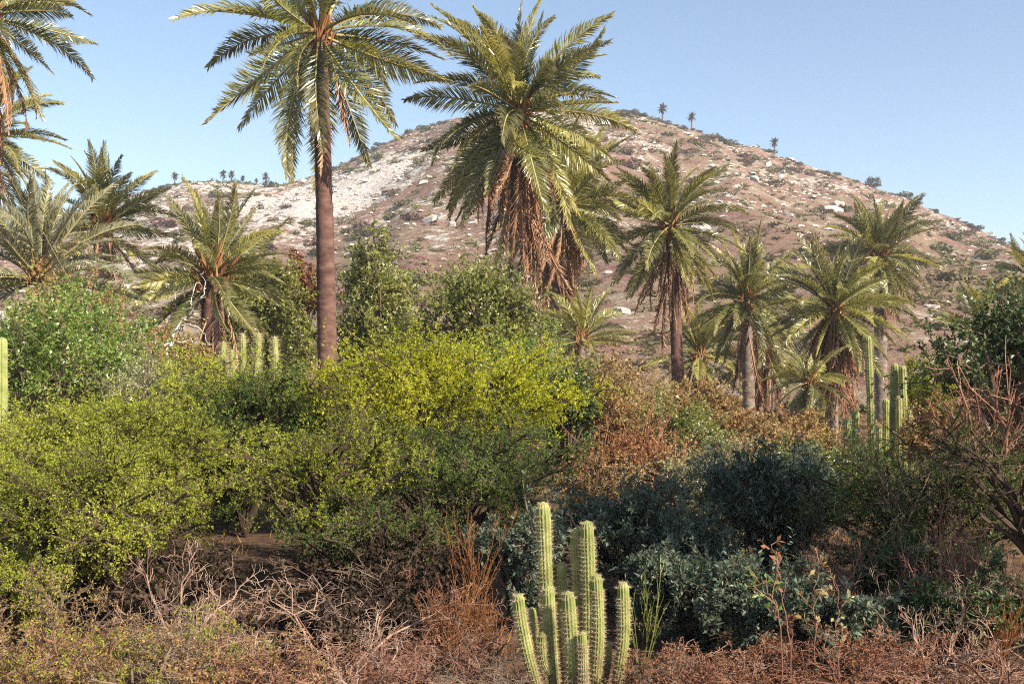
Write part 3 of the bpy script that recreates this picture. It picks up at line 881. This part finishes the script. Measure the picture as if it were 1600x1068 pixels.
    if leaf:
        sc = max(1.0, minpx * d / 1138.0 / ll)
        tri = d > 12.5
        if tri: sc *= 1.15 if d < 20 else 1.42
        g2 = Geo()
        v, f = leaf_quads(r, Z, c, ll * sc, lw * sc, t0=0.1, spread=spread, upb=upb, tri=tri); g2.add(v, f)
        v, f = leaf_quads(r, Q, max(2, c // 2), ll * sc, lw * sc, t0=0.4, spread=spread, upb=upb, tri=tri); g2.add(v, f)
        link('crown' if cat == 'tree' else 'foliage', g2.mesh('foliage', M[leaf]), th)
    return th

TREE = dict(cat='tree', name='tree', r0=0.06, ll=0.06, lw=0.034)
AC = dict(ll=0.024, lw=0.0125, minpx=2.35, wig=0.26, r0=0.030, name='acacia_shrub', twig='twig_dark', spread=0.9, upb=0.5, flat=0.55, rc=0.30, sub=0.6)
# back row
leafy('olive leafy tree between the short palm and the tallest palm', 350, 485, 335, 43, 'olive', 1, K=36, Mt=12, k=4, c=8, **TREE)
leafy('small red leaved shrub touching the tallest palm trunk on its left', 442, 496, 342, 44.5, 'rust', 2, K=10, Mt=10, k=4, c=6, zlow=0.3, ll=0.06, lw=0.03)
leafy('round olive tree just right of the tallest palm trunk', 530, 660, 340, 43, 'olive', 3, K=36, Mt=12, k=4, c=8, **TREE)
leafy('bushy olive tree in front of the skirted central palm', 640, 852, 345, 31, 'olive', 4, K=50, Mt=13, k=4, c=8, **TREE)
leafy('green shrub below the bushy olive tree, left of the dark glossy bush', 715, 890, 495, 25, 'green', 5, K=26, Mt=12, k=4, c=9)
leafy('small dark glossy bush at centre beneath the palms', 843, 932, 536, 22, 'dark', 6, K=18, Mt=12, k=4, c=9, ll=0.05, lw=0.028)
leafy('orange and olive shrub at the foot of the slender palm', 915, 1075, 545, 30, 'olive_red', 7, K=26, Mt=12, k=4, c=7)
leafy('dry rust coloured shrub between the slender palm and the pale trunk', 1020, 1165, 585, 38, 'olive_red', 8, K=22, Mt=12, k=4, c=7)
leafy('tan and rust shrub before the pale grey palm trunk', 1060, 1230, 640, 30, 'olive_red', 9, K=24, Mt=12, k=4, c=6)
leafy('yellowish olive shrub before the skirted right palm', 1170, 1350, 655, 22, 'olive_red', 10, K=26, Mt=12, k=4, c=8)
leafy('yellow green leafy shrub behind the right cactus cluster', 1375, 1500, 528, 36, 'acacia', 11, K=18, Mt=12, k=4, c=7, ll=0.06, lw=0.03)
# left
leafy('orange brown topped shrub under the grey palm fronds at left', -40, 235, 412, 25, 'olive_red', 12, K=42, Mt=13, k=4, c=9)
leafy('bright green leafy shrub at the left edge', -60, 235, 455, 21, 'green', 13, K=46, Mt=14, k=5, c=9, ll=0.05, lw=0.03)
leafy('pale grey green shrub beside the dead white branches', 170, 350, 512, 19.5, 'pale', 14, K=26, Mt=13, k=5, c=9)
leafy('broad yellow green acacia filling the left side', -70, 365, 585, 14.5, 'acacia', 15, K=74, Mt=14, k=6, c=15, **AC)
leafy('yellow green acacia low at the left edge, above the dry twigs', -70, 340, 690, 11.3, 'acacia', 16, K=64, Mt=14, k=6, c=14, zlow=0.05, **AC)
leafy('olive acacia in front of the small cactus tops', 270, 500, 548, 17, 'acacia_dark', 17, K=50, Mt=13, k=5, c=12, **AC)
# centre
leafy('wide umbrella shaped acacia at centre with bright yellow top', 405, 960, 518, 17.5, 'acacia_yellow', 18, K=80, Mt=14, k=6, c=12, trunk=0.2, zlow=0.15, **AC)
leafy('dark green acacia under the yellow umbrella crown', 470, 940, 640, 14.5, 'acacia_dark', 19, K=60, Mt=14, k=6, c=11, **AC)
leafy('straggling acacia with pale leafy sprigs and dark forked trunk', 340, 690, 645, 12.6, 'acacia', 20, K=50, Mt=11, k=5, c=9, trunk=0.2, zlow=0.28, **AC)
leafy('brown undergrowth coloured dark for shade beneath the straggling acacia', 440, 790, 820, 11.6, 'shade_litter', 21, K=34, Mt=11, k=4, c=6, twig='twig_dark')
leafy('grey green bush left of the tall foreground cactus', 735, 880, 772, 10.6, 'blue', 22, K=18, Mt=12, k=4, c=9)
leafy('orange red dry shrub right of the umbrella acacia', 900, 1090, 638, 17.5, 'orange', 23, K=34, Mt=12, k=5, c=4, ll=0.03, lw=0.014, twig='twig_red', rc=0.5, hollow=0.2, wig=0.35)
leafy('whitish flecked shrub above the dark blue green bushes', 1035, 1235, 680, 15.5, 'pale', 24, K=28, Mt=12, k=5, c=8, ll=0.035, lw=0.018)
# right of the cactus
BL = dict(ll=0.050, lw=0.020, twig='twig_dark', upb=0.8, k=5)
leafy('dark blue green bush right behind the foreground cactus', 885, 1120, 745, 11.5, 'blue', 25, K=34, Mt=13, c=9, **BL)
leafy('large dark blue green bush right of centre, topped by pale flecks', 1060, 1340, 705, 12.8, 'blue', 26, K=42, Mt=13, c=9, **BL)
leafy('low blue green bush at the right foot of the foreground cactus', 945, 1235, 850, 9.8, 'blue', 27, K=34, Mt=13, c=8, **BL)
leafy('dark green acacia at lower right behind the red twigs', 1240, 1650, 690, 12.4, 'acacia_dark', 28, K=52, Mt=12, k=6, c=10, **AC)
leafy('tall dark tree at the right edge below the cut palm', 1475, 1730, 400, 21, 'dark', 29, K=60, Mt=11, k=4, c=8, rc=0.27, **{**TREE, 'r0': 0.08})
leafy('red brown half bare shrub in front of the dark right tree', 1430, 1650, 515, 14.5, 'rust', 30, K=20, Mt=7, k=4, c=1, ll=0.03, lw=0.015, twig='twig_red', wig=0.4, r0=0.03)
leafy('leaning dark branched acacia at the right edge', 1400, 1720, 600, 11, 'acacia_dark', 31, K=20, Mt=8, k=5, c=6, base_px=1610, trunk=0.25, zlow=0.2, **{**AC, 'r0': 0.034})
# fillers between the larger ones
leafy('olive acacia hiding the feet of the row of cactus tips', 215, 500, 548, 18.3, 'acacia', 70, K=36, Mt=13, k=5, c=12, **AC)
leafy('olive shrub around the foot of the tallest palm trunk', 520, 700, 430, 43.5, 'olive', 71, K=34, Mt=12, k=4, c=8)
leafy('small olive acacia wrapping the row of cactus tips', 320, 455, 552, 18.9, 'acacia', 90, K=22, Mt=12, k=5, c=11, **AC)
leafy('reddish shrub behind the dead white branches', 190, 345, 455, 31, 'olive_red', 72, K=24, Mt=12, k=4, c=7)
leafy('green shrub around the foot of the tree beside the short palm', 360, 500, 450, 42.5, 'olive', 73, K=26, Mt=12, k=4, c=8)
leafy('pinkish dry shrub right of the dark glossy bush', 890, 1010, 590, 25, 'olive_red', 74, K=22, Mt=12, k=4, c=7)
leafy('olive shrub below the slender palm, behind the orange dry shrub', 985, 1130, 610, 24, 'olive', 75, K=22, Mt=12, k=4, c=7)
leafy('rusty low shrub between the umbrella acacia and the blue green bushes', 850, 1010, 690, 14.6, 'olive_red', 76, K=24, Mt=12, k=5, c=6, ll=0.03, lw=0.014)
leafy('olive shrub above the large blue green bush, right side', 1180, 1330, 690, 16.5, 'olive', 77, K=26, Mt=12, k=4, c=8)
leafy('olive shrub at the foot of the tallest right cactus', 1270, 1430, 700, 21, 'olive', 78, K=24, Mt=12, k=4, c=7)
leafy('rusty shrub right of the cactus cluster', 1400, 1520, 610, 20, 'olive_red', 79, K=22, Mt=12, k=4, c=6)
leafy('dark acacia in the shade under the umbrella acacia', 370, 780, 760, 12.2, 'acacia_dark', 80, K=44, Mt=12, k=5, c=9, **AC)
leafy('dry brown shrub coloured dark for shade beneath the left acacia', 120, 420, 830, 10.8, 'shade_litter', 81, K=26, Mt=10, k=4, c=5, twig='twig_dark')
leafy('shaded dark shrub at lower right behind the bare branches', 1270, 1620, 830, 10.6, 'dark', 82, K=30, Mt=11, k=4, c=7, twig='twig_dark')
leafy('dry shrub coloured dark for shade just left behind the foreground cactus', 560, 760, 870, 10.2, 'shade_litter', 83, K=24, Mt=11, k=4, c=7, twig='twig_dark')
leafy('sparse yellow green acacia sprays at the far lower left', -90, 140, 850, 9.8, 'acacia', 84, K=24, Mt=10, k=5, c=8, **AC)
leafy('olive shrub hiding the foot of the young stemless palm', 845, 965, 552, 33, 'olive', 88, K=24, Mt=12, k=4, c=8)
leafy('rusty shrub at the foot of the small drooping palm', 1195, 1310, 645, 36, 'olive_red', 89, K=22, Mt=12, k=4, c=7)
leafy('low dark bush at the bottom beneath the red tipped sprigs', 1130, 1390, 905, 9.0, 'blue', 85, K=30, Mt=12, k=4, c=7, twig='twig_dark')
leafy('low dark bush in the bottom right corner behind pale branches', 1370, 1660, 900, 9.2, 'dark', 86, K=30, Mt=11, k=4, c=6, twig='twig_dark')
leafy('low brown mat coloured dark for shade under the pale tangle at bottom centre', 380, 680, 930, 9.2, 'shade_litter', 87, K=28, Mt=10, k=4, c=5, twig='twig_dark')
# trees standing just right of the view; their shade falls across the foreground
leafy('tall evergreen tree beside the camera on the right, shading the foreground', 0, 0, 0, 0, 'dark', 60, K=22, Mt=9, k=3, c=6, zlow=0.36, trunk=0.35, pos=(8.2, 6.4), size=(2.0, 2.0, 9.8), rc=0.42, **{**TREE, 'r0': 0.12, 'll': 0.12, 'lw': 0.07})
# bare twigs of the foreground
BR = dict(leaf=None, name='bare_shrub', wig=0.30, ang=(45, 48, 50), tilt=(15, 84))
shrub('grey bare twiggy shrub in front of the right cactus cluster', 1230, 1560, 690, 11.8, seed=40, twig='twig', n0=7, ks=(5, 5, 4), r0=0.018, **BR)
shrub('reddish bare shrub right of the dark bushes, fan of thin stems', 1400, 1560, 790, 9.6, seed=41, twig='twig_red', n0=9, ks=(6, 5, 3), r0=0.014, **{**BR, 'tilt': (5, 50)})
shrub('pale tangle of bare branches at the bottom right corner', 1330, 1640, 905, 8.8, seed=42, twig='twig_pale', n0=8, ks=(5, 5, 4), r0=0.0115, **BR)
shrub('pale tangle of forked bare branches at bottom centre', 385, 690, 915, 8.6, seed=43, twig='twig_pale', n0=9, ks=(5, 5, 4), r0=0.0115, **BR)
shrub('low brown twiggy tangle left of the foreground cactus', 600, 830, 975, 8.4, seed=44, twig='twig_red', n0=10, ks=(5, 5, 4), r0=0.011, **BR)
shrub('bare forked shrub below the left acacia', 160, 420, 850, 9.3, seed=45, twig='twig_pale', n0=8, ks=(5, 5, 4), r0=0.0115, **BR)
shrub('thin leaved dry shrub at the bottom left corner', -60, 210, 900, 8.9, 'straw', 46, n0=8, ks=(5, 5, 4), c=4, ll=0.022, lw=0.010, twig='twig', wig=0.25, r0=0.012)
shrub('low dry shrub with green flecks at bottom left', 140, 420, 960, 8.3, 'acacia', 47, n0=8, ks=(5, 5, 4), c=4, ll=0.022, lw=0.010, twig='twig', wig=0.25, r0=0.010)
shrub('low brown leafed shrub along the bottom right', 1180, 1470, 975, 8.2, 'rust', 48, n0=8, ks=(5, 5, 4), c=3, ll=0.028, lw=0.014, twig='twig_red', wig=0.25, r0=0.010)
shrub('small dry shrub at the right foot of the cactus clump', 1000, 1200, 1010, 8.3, 'rust', 49, n0=8, ks=(6, 5, 3), c=3, ll=0.026, lw=0.012, twig='twig_pale', wig=0.25, r0=0.010)

# the low dry tangle that covers the ground along the bottom
LOW = [(-10, 940, 8.3, 'twig', 'straw', 'straw flecked tangle of dry twigs in the bottom left corner'),
       (110, 965, 8.0, 'twig_red', 'acacia', 'green flecked low tangle right of the bottom left corner'),
       (215, 985, 7.8, 'twig', 'straw', 'straw flecked low tangle in front of the bare forked shrub'),
       (335, 940, 8.8, 'twig_pale', None, 'leafless pale tangle between the bare forked shrub and bottom centre'),
       (395, 1000, 7.7, 'twig_red', 'olive_red', 'low brown tangle at the left foot of the bottom centre branches'),
       (500, 990, 7.8, 'twig_red', None, 'leafless red brown tangle under the bottom centre branches'),
       (590, 985, 7.9, 'twig_pale', None, 'leafless pale tangle at the right foot of the bottom centre branches'),
       (675, 1000, 7.8, 'twig_red', None, 'leafless red brown tangle below the broad orange tuft'),
       (765, 1005, 7.7, 'twig', None, 'leafless grey tangle touching the left foot of the cactus clump'),
       (1040, 1020, 7.7, 'twig', 'rust', 'low rusty tangle just right of the cactus clump'),
       (1180, 1010, 7.7, 'twig_red', 'rust', 'low rusty tangle left of the red tipped sprigs'),
       (1340, 990, 7.9, 'twig_red', None, 'leafless red tangle right of the leafy sprigs'),
       (1450, 960, 8.3, 'twig_pale', None, 'leafless pale tangle below the fan of red stems'),
       (1560, 985, 8.0, 'twig_red', None, 'leafless red tangle in the bottom right corner'),
       (545, 880, 10.0, 'twig', None, 'grey bare twigs in the dark hollow under the straggling acacia'),
       (690, 900, 9.9, 'twig_red', None, 'red brown bare twigs in the hollow behind the broad orange tuft'),
       (1360, 850, 10.0, 'twig_red', None, 'red brown bare twigs right of the dark blue green bushes')]
for i, (px, py, d, tw, lf, lb) in enumerate(LOW):
    w_ = 95 + 20 * (i % 3)
    shrub(lb, px - w_, px + w_, py, d, lf, 200 + i, n0=8, ks=(5, 5, 4), c=3, ll=0.022, lw=0.011,
          twig=tw, wig=0.30, r0=0.012, ang=(42, 46, 50), tilt=(12, 86), name='twig_tangle', group='low twig tangles along the bottom')

# ------------------------------------------------------------------ dead white branches
def bleached():
    r = np.random.default_rng(77)
    d = 27.5
    paths = [([(262, 545), (275, 515), (292, 492), (310, 470), (322, 462)], 0.045),
             ([(272, 520), (286, 508), (302, 508), (318, 520), (330, 540)], 0.028),
             ([(258, 542), (276, 535), (296, 530), (312, 536), (330, 540)], 0.028),
             ([(300, 482), (296, 470), (305, 452), (312, 442), (318, 452)], 0.02),
             ([(312, 470), (322, 450), (320, 440), (316, 430), (318, 424)], 0.015)]
    base = W(262, 600, d); base[2] = float(ground_z(base[0], d))
    th = thing('dead_branches', base, 'bleached white dead branches before the short palm trunk', 'dead branches')
    for i, (p, rad) in enumerate(paths):
        P = np.array([W(a, b, d + 0.25 * math.sin(3 * i + j)) for j, (a, b) in enumerate(p)]) - base
        if i == 0:
            P = np.concatenate([[[0, 0, -0.05], [0.05, 0.1, P[0][2] * 0.5]], P])
        t = np.linspace(0, 1, len(P)); tt = np.linspace(0, 1, 16)
        Q = np.stack([np.interp(tt, t, P[:, k]) for k in range(3)], 1) + r.normal(0, 0.03, (16, 3))
        v, f = tubes(Q[None], np.linspace(rad * 0.8, rad * 0.3, 16)[None], 6)
        g = Geo(); g.add(v, f)
        link('branch', g.mesh('branch', M['white_wood']), th)
bleached()

# ------------------------------------------------------------------ cacti
def stem_geo(rng, path, rad, ribs=13, step=0.03, spines=True, sp_len=0.022, tip=1.5):
    path = np.asarray(path, float)
    seg = np.concatenate([[0], np.cumsum(np.linalg.norm(np.diff(path, axis=0), axis=1))])
    Ltot = seg[-1]
    m = max(14, int(Ltot / 0.06))
    s = np.linspace(0, 1, m) ** 1.0 * Ltot
    cap = tip * rad
    s = np.concatenate([s[s < Ltot - cap], Ltot - cap * np.cos(np.linspace(0, math.pi / 2, 9))])
    m = len(s)
    # smooth path
    P = np.stack([np.interp(s, seg, path[:, k]) for k in range(3)], 1)
    for _ in range(6):
        P[1:-1] = 0.25 * P[:-2] + 0.5 * P[1:-1] + 0.25 * P[2:]
    u = np.clip((s - (Ltot - cap)) / cap, 0, 1)
    R = rad * np.sqrt(np.maximum(1 - u ** 2.2, 0.0))
    R = np.maximum(R, 0.002)
    R *= 1 + 0.03 * np.sin(s * 7 + rng.uniform(0, 6)) + 0.02 * np.sin(s * 17 + rng.uniform(0, 6))
    R *= np.clip(0.78 + s / max(Ltot, 0.01) * 0.5, 0.78, 1.0)
    T = unit(np.gradient(P, axis=0))
    ref = np.array([0.0, 1.0, 0.0])
    A = unit(np.cross(T, np.broadcast_to(ref, T.shape))); B = np.cross(T, A)
    n = ribs * 4
    a = np.arange(n) * 2 * math.pi / n
    prof = 1 - 0.20 * (1 - np.abs(np.cos(a * ribs / 2)) ** 0.8)
    V = P[:, None] + R[:, None, None] * prof[None, :, None] * (A[:, None] * np.cos(a)[None, :, None] + B[:, None] * np.sin(a)[None, :, None])
    i = np.arange(m * n).reshape(m, n)
    q = np.stack([i[:-1], np.roll(i, -1, 1)[:-1], np.roll(i, -1, 1)[1:], i[1:]], -1).reshape(-1, 4)
    g = Geo(); g.add(V.reshape(-1, 3), q); g.add(V[-1].reshape(-1, 3), np.arange(n)[None])
    gs = None
    if spines:
        gs = Geo()
        sa = np.arange(0.05, Ltot - 0.004, step)
        Pa = np.stack([np.interp(sa, s, P[:, k]) for k in range(3)], 1)
        Ra = np.interp(sa, s, R)
        Ta = np.stack([np.interp(sa, s, T[:, k]) for k in range(3)], 1)
        Aa = np.stack([np.interp(sa, s, A[:, k]) for k in range(3)], 1)
        Ba = np.stack([np.interp(sa, s, B[:, k]) for k in range(3)], 1)
        ra = np.arange(ribs) * 2 * math.pi / ribs
        O = Aa[:, None] * np.cos(ra)[None, :, None] + Ba[:, None] * np.sin(ra)[None, :, None]
        base = Pa[:, None] + O * Ra[:, None, None] * 0.985
        O = O.reshape(-1, 3); base = base.reshape(-1, 3)
        Tt = np.repeat(Ta, ribs, 0)
        Sd = np.cross(O, Tt)
        vs_, k = [], 0
        for ang in (20, 80, 140, 200, 260, 320, -1):
            c = 0.75 if ang >= 0 else 0.0
            d = unit(O * (0.75 if ang >= 0 else 1) + c * (Tt * math.sin(math.radians(ang)) + Sd * math.cos(math.radians(ang))) + rng.normal(0, 0.16, O.shape))
            w = unit(np.cross(d, O + rng.normal(0, 0.3, O.shape))) * 0.0011
            l = sp_len * rng.uniform(0.6, 1.25, (len(O), 1)) * (1.35 if ang < 0 else 1)
            vs_.append(np.stack([base - w, base + w, base + d * l], 1).reshape(-1, 3))
        V = np.concatenate(vs_)
        gs.add(V, np.arange(len(V)).reshape(-1, 3))
    return g, gs

def cactus(label, d, stems, seed, ribs=13, step=0.032, sp_len=0.025, group=None, tip=1.5):
    """stems: list of (pixel path from bottom to top, width px, depth offset, reaches ground)"""
    r = np.random.default_rng(seed)
    x0 = np.mean([W(s[0][0][0], 600, d)[0] for s in stems])
    base = np.array([x0, d, float(ground_z(x0, d))])
    th = thing('columnar_cactus', base, label, 'cactus', group)
    for (p, w, dd, grounded) in stems:
        pts = [W(a, b, d + dd) for a, b in p]
        if grounded:
            b0 = np.array(pts[0]); b0[2] = base[2] - 0.05
            b0[0] = b0[0] * 0.75 + x0 * 0.25
            pts = [b0] + [q for q in pts if q[2] > base[2] + 0.1]
        P = np.array(pts) - base
        g, gs = stem_geo(r, P, px2m(w, d) * 0.5, ribs, step, True, sp_len, tip)
        st = link('stem', g.mesh('stem', M['cactus'], True), th)
        link('spines', gs.mesh('spines', M['spine']), st)
    return th

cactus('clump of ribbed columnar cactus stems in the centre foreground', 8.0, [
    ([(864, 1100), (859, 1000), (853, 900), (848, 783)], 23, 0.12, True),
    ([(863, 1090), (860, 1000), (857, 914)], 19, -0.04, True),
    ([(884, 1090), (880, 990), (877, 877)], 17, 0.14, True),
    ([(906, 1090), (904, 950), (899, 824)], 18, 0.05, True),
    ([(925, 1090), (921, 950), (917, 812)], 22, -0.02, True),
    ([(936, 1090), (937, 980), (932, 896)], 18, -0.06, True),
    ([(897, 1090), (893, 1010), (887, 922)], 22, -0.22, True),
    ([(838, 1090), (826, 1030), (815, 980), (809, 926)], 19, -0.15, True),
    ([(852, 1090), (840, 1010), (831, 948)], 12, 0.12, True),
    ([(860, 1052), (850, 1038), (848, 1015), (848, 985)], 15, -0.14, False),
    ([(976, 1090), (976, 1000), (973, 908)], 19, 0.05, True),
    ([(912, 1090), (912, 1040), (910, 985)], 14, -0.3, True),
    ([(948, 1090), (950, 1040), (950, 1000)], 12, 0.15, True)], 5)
cactus('tallest single cactus stem in front of the skirted right palm', 24.0, [
    ([(1362, 700), (1360, 620), (1356, 524)], 12, 0.0, True)], 6, 10, 0.07, 0.06)
cactus('cluster of columnar cacti at right, beside the tallest single stem', 25.0, [
    ([(1392, 700), (1396, 640), (1398, 566)], 12, 0.2, True),
    ([(1414, 700), (1412, 640), (1410, 570)], 12, 0.0, True),
    ([(1384, 700), (1385, 660), (1384, 622)], 11, -0.2, True),
    ([(1406, 740), (1405, 690), (1404, 618)], 12, -0.3, True),
    ([(1424, 740), (1422, 690), (1421, 640)], 10, -0.4, True),
    ([(1375, 740), (1374, 700), (1373, 662)], 10, -0.4, True)], 7, 10, 0.06, 0.045)
cactus('two short cactus stems left of the tallest right cactus', 24.0, [
    ([(1336, 720), (1337, 680), (1337, 640)], 12, 0.0, True),
    ([(1323, 720), (1324, 690), (1324, 652)], 12, -0.2, True)], 8, 10, 0.07, 0.06)
cactus('row of spiny cactus tips rising above the olive acacia', 19.5, [
    ([(349, 620), (349, 570), (349, 532)], 10, 0.1, True),
    ([(363, 620), (363, 570), (362, 545)], 9, -0.1, True),
    ([(381, 620), (380, 560), (379, 520)], 11, 0.0, True),
    ([(401, 620), (402, 560), (404, 518)], 11, -0.1, True),
    ([(431, 620), (431, 570), (429, 524)], 10, 0.1, True)], 9, 10, 0.05, 0.085, tip=4.0)
cactus('smooth looking cactus stem cut by the left edge', 15.0, [
    ([(2, 720), (3, 620), (3, 526)], 17, 0.0, True)], 10, 12, 0.05, 0.02)

# ------------------------------------------------------------------ dry tufts, sprigs and grass
def tuft(label, px, py_top, d, wpx, n, seed, mat='grass', name='dry_tuft', cat='dry tuft', tilt=22):
    r = np.random.default_rng(seed)
    c = W(px, 600, d); z0 = float(ground_z(c[0], d))
    h = W(px, py_top, d)[2] - z0
    th = thing(name, (c[0], d, z0), label, cat)
    rw = px2m(wpx, d) * 0.5
    ti = np.radians(np.abs(r.normal(0, tilt, n))); az = r.uniform(0, 6.28, n)
    D = np.stack([np.sin(ti) * np.cos(az), np.sin(ti) * np.sin(az), np.cos(ti)], 1)
    S = np.stack([np.cos(az) * rw * 0.3 * r.random(n), np.sin(az) * rw * 0.3 * r.random(n), np.zeros(n)], 1)
    P = grow(r, S, D, h * r.uniform(0.5, 1.1, n), 6, 0.08, 0.0)
    Q, L2 = sprout(r, P, h * np.ones(n), 7, 0.35, 1.0, 18, 0.28, 3, 0.1, 0.05)
    g = Geo()
    v, f = tubes(P, np.linspace(0.005, 0.0015, 6)[None].repeat(n, 0), 3); g.add(v, f)
    v, f = tubes(Q, np.linspace(0.003, 0.001, 3)[None].repeat(len(Q), 0), 3); g.add(v, f)
    link('stems', g.mesh('stems', M[mat]), th)
    g = Geo(); v, f = leaf_quads(r, Q, 4, 0.03, 0.008, spread=0.5); g.add(v, f)
    link('leaves', g.mesh('leaves', M[mat]), th)
tuft('narrow orange dry plume above the dark undergrowth', 741, 815, 10.0, 40, 14, 1, 'tuft', tilt=7)
tuft('broad orange dry tuft left of the foreground cactus', 705, 895, 9.2, 120, 20, 2, 'tuft')
tuft('smaller orange dry tuft between the broad tuft and the cactus clump', 748, 930, 8.9, 70, 26, 3, 'tuft')
tuft('orange dry tuft at the right edge near the bare branches', 1552, 950, 8.8, 90, 40, 4, 'tuft')
tuft('thin green broom stems right behind the cactus clump', 1000, 885, 9.0, 50, 7, 5, 'olive', 'broom_plant', 'plant', 14)

def sprig(label, pts, d, seed, mat, nl, ll):
    r = np.random.default_rng(seed)
    b = W(pts[0][0], 600, d); b[2] = float(ground_z(b[0], d))
    th = thing('leafy_sprig', b, label, 'sprig')
    P = np.array([np.array([0, 0, -0.03])] + [W(x, y, d + 0.04 * i) - b for i, (x, y) in enumerate(pts)])
    t = np.linspace(0, 1, len(P)); tt = np.linspace(0, 1, 14)
    Q = np.stack([np.interp(tt, t, P[:, k]) for k in range(3)], 1) + r.normal(0, 0.008, (14, 3))
    g = Geo(); v, f = tubes(Q[None], np.linspace(0.0055, 0.002, 14)[None], 5); g.add(v, f)
    link('stem', g.mesh('stem', M['twig_red']), th)
    S, L = sprout(r, Q[None], np.array([0.5]), 9, 0.35, 1.0, 45, 0.35, 4, 0.15, 0.08)
    g = Geo(); v, f = tubes(S, np.linspace(0.004, 0.002, 4)[None].repeat(len(S), 0), 3); g.add(v, f)
    link('side_twigs', g.mesh('side_twigs', M['twig_red']), th)
    V, F = leaf_quads(r, np.concatenate([S]), nl, ll, ll * 0.5, upb=0.3)
    for k in range(len(F)):
        g = Geo(); g.add(V[F[k]], [[0, 1, 2, 3]])
        link('leaf', g.mesh('leaf', M[mat]), th)
sprig('tall sprig with orange tip leaves before the dark bushes', [(1235, 1000), (1222, 930), (1213, 880), (1204, 848)], 7.6, 1, 'rust', 4, 0.05)
sprig('sprig with pale green leaves left of the tall orange one', [(1222, 990), (1214, 950), (1198, 915), (1182, 905)], 7.5, 2, 'green', 4, 0.05)
sprig('straight sprig with green and red leaves at lower right', [(1273, 1040), (1273, 980), (1270, 930), (1290, 860)], 7.7, 3, 'olive_red', 5, 0.05)
sprig('short leafy sprig right of the straight one', [(1310, 1040), (1306, 980), (1312, 930), (1304, 915)], 7.8, 4, 'pale', 4, 0.045)

def grass(name, label, n, seed, region, hmin, hmax, mat, wd):
    r = np.random.default_rng(seed)
    x0, x1, y0, y1 = region
    y = y0 + (y1 - y0) * r.random(n) ** 1.4
    x = (x0 + (x1 - x0) * r.random(n)) * y
    cl = np.sin(x * 2.1 + 3 * np.sin(y)) * np.sin(y * 1.7 + 2 * np.sin(x * 0.8))
    ok = r.random(n) < 0.45 + 0.55 * cl
    x, y = x[ok], y[ok]; n = len(x)
    S = np.stack([x, y, ground_z(x, y) - 0.01], 1)
    D = unit(np.stack([r.normal(0, 0.45, n), r.normal(0, 0.45, n), np.ones(n)], 1))
    L = r.uniform(hmin, hmax, n)
    sc = np.maximum(1, y / 9)
    P = grow(r, S, D, L, 3, 0.15, -0.05)
    side = unit(np.cross(D, r.normal(0, 1, (n, 3))))
    w = (wd * sc)[:, None] * 1.0
    V = np.stack([P[:, 0] - side * w, P[:, 0] + side * w, P[:, 1] + side * w * 0.7, P[:, 2]], 1)
    g = Geo(); g.add(V.reshape(-1, 3), np.arange(n * 4).reshape(-1, 4))
    o = link(name, g.mesh(name, M[mat]))
    tag(o, label, 'grass', kind='stuff')
grass('dry_grass', 'dry tawny grass growing between the shrubs', 26000, 1, (-0.5, 0.5, 7.2, 30), 0.05, 0.20, 'grass', 0.0028)
grass('far_dry_grass', 'dry tawny grass around the palm feet', 26000, 2, (-0.5, 0.5, 28, 95), 0.15, 0.5, 'straw', 0.004)

# low scrub on the flat between the palms and the hill
r = np.random.default_rng(808)
for i in range(90):
    y = r.uniform(58, 100); x = r.uniform(-0.5, 0.5) * y
    o = link('scrub_bush', SCRUB[i % 6]); s = r.uniform(0.7, 1.9)
    o.location = (x, y, float(gz(np.array(x), np.array(y))) - 0.05)
    o.scale = (s * 1.3, s, s * 0.75); o.rotation_euler = (0, 0, r.uniform(0, 6.28))
    tag(o, 'low dry scrub bush on the flat behind the palms', 'bush', 'scrub bushes behind the palms')

# ------------------------------------------------------------------ the air
def haze():
    x0, x1, y0, y1, z0, z1 = -1600, 1600, -700, 1700, -60, 132
    v = [(x, y, z) for z in (z0, z1) for y in (y0, y1) for x in (x0, x1)]
    q = [(0, 2, 3, 1), (4, 5, 7, 6), (0, 1, 5, 4), (2, 6, 7, 3), (0, 4, 6, 2), (1, 3, 7, 5)]
    m, nt, N, L = new_mat('haze')
    out = N.new('ShaderNodeOutputMaterial')
    p = N.new('ShaderNodeVolumePrincipled')
    p.inputs['Color'].default_value = (0.78, 0.88, 1.0, 1)
    p.inputs['Density'].default_value = 0.00028
    p.inputs['Anisotropy'].default_value = 0.0
    L.new(p.outputs[0], out.inputs['Volume'])
    g = Geo(); g.add(v, q)
    tag(link('haze', g.mesh('haze', m)), kind='stuff')
haze()
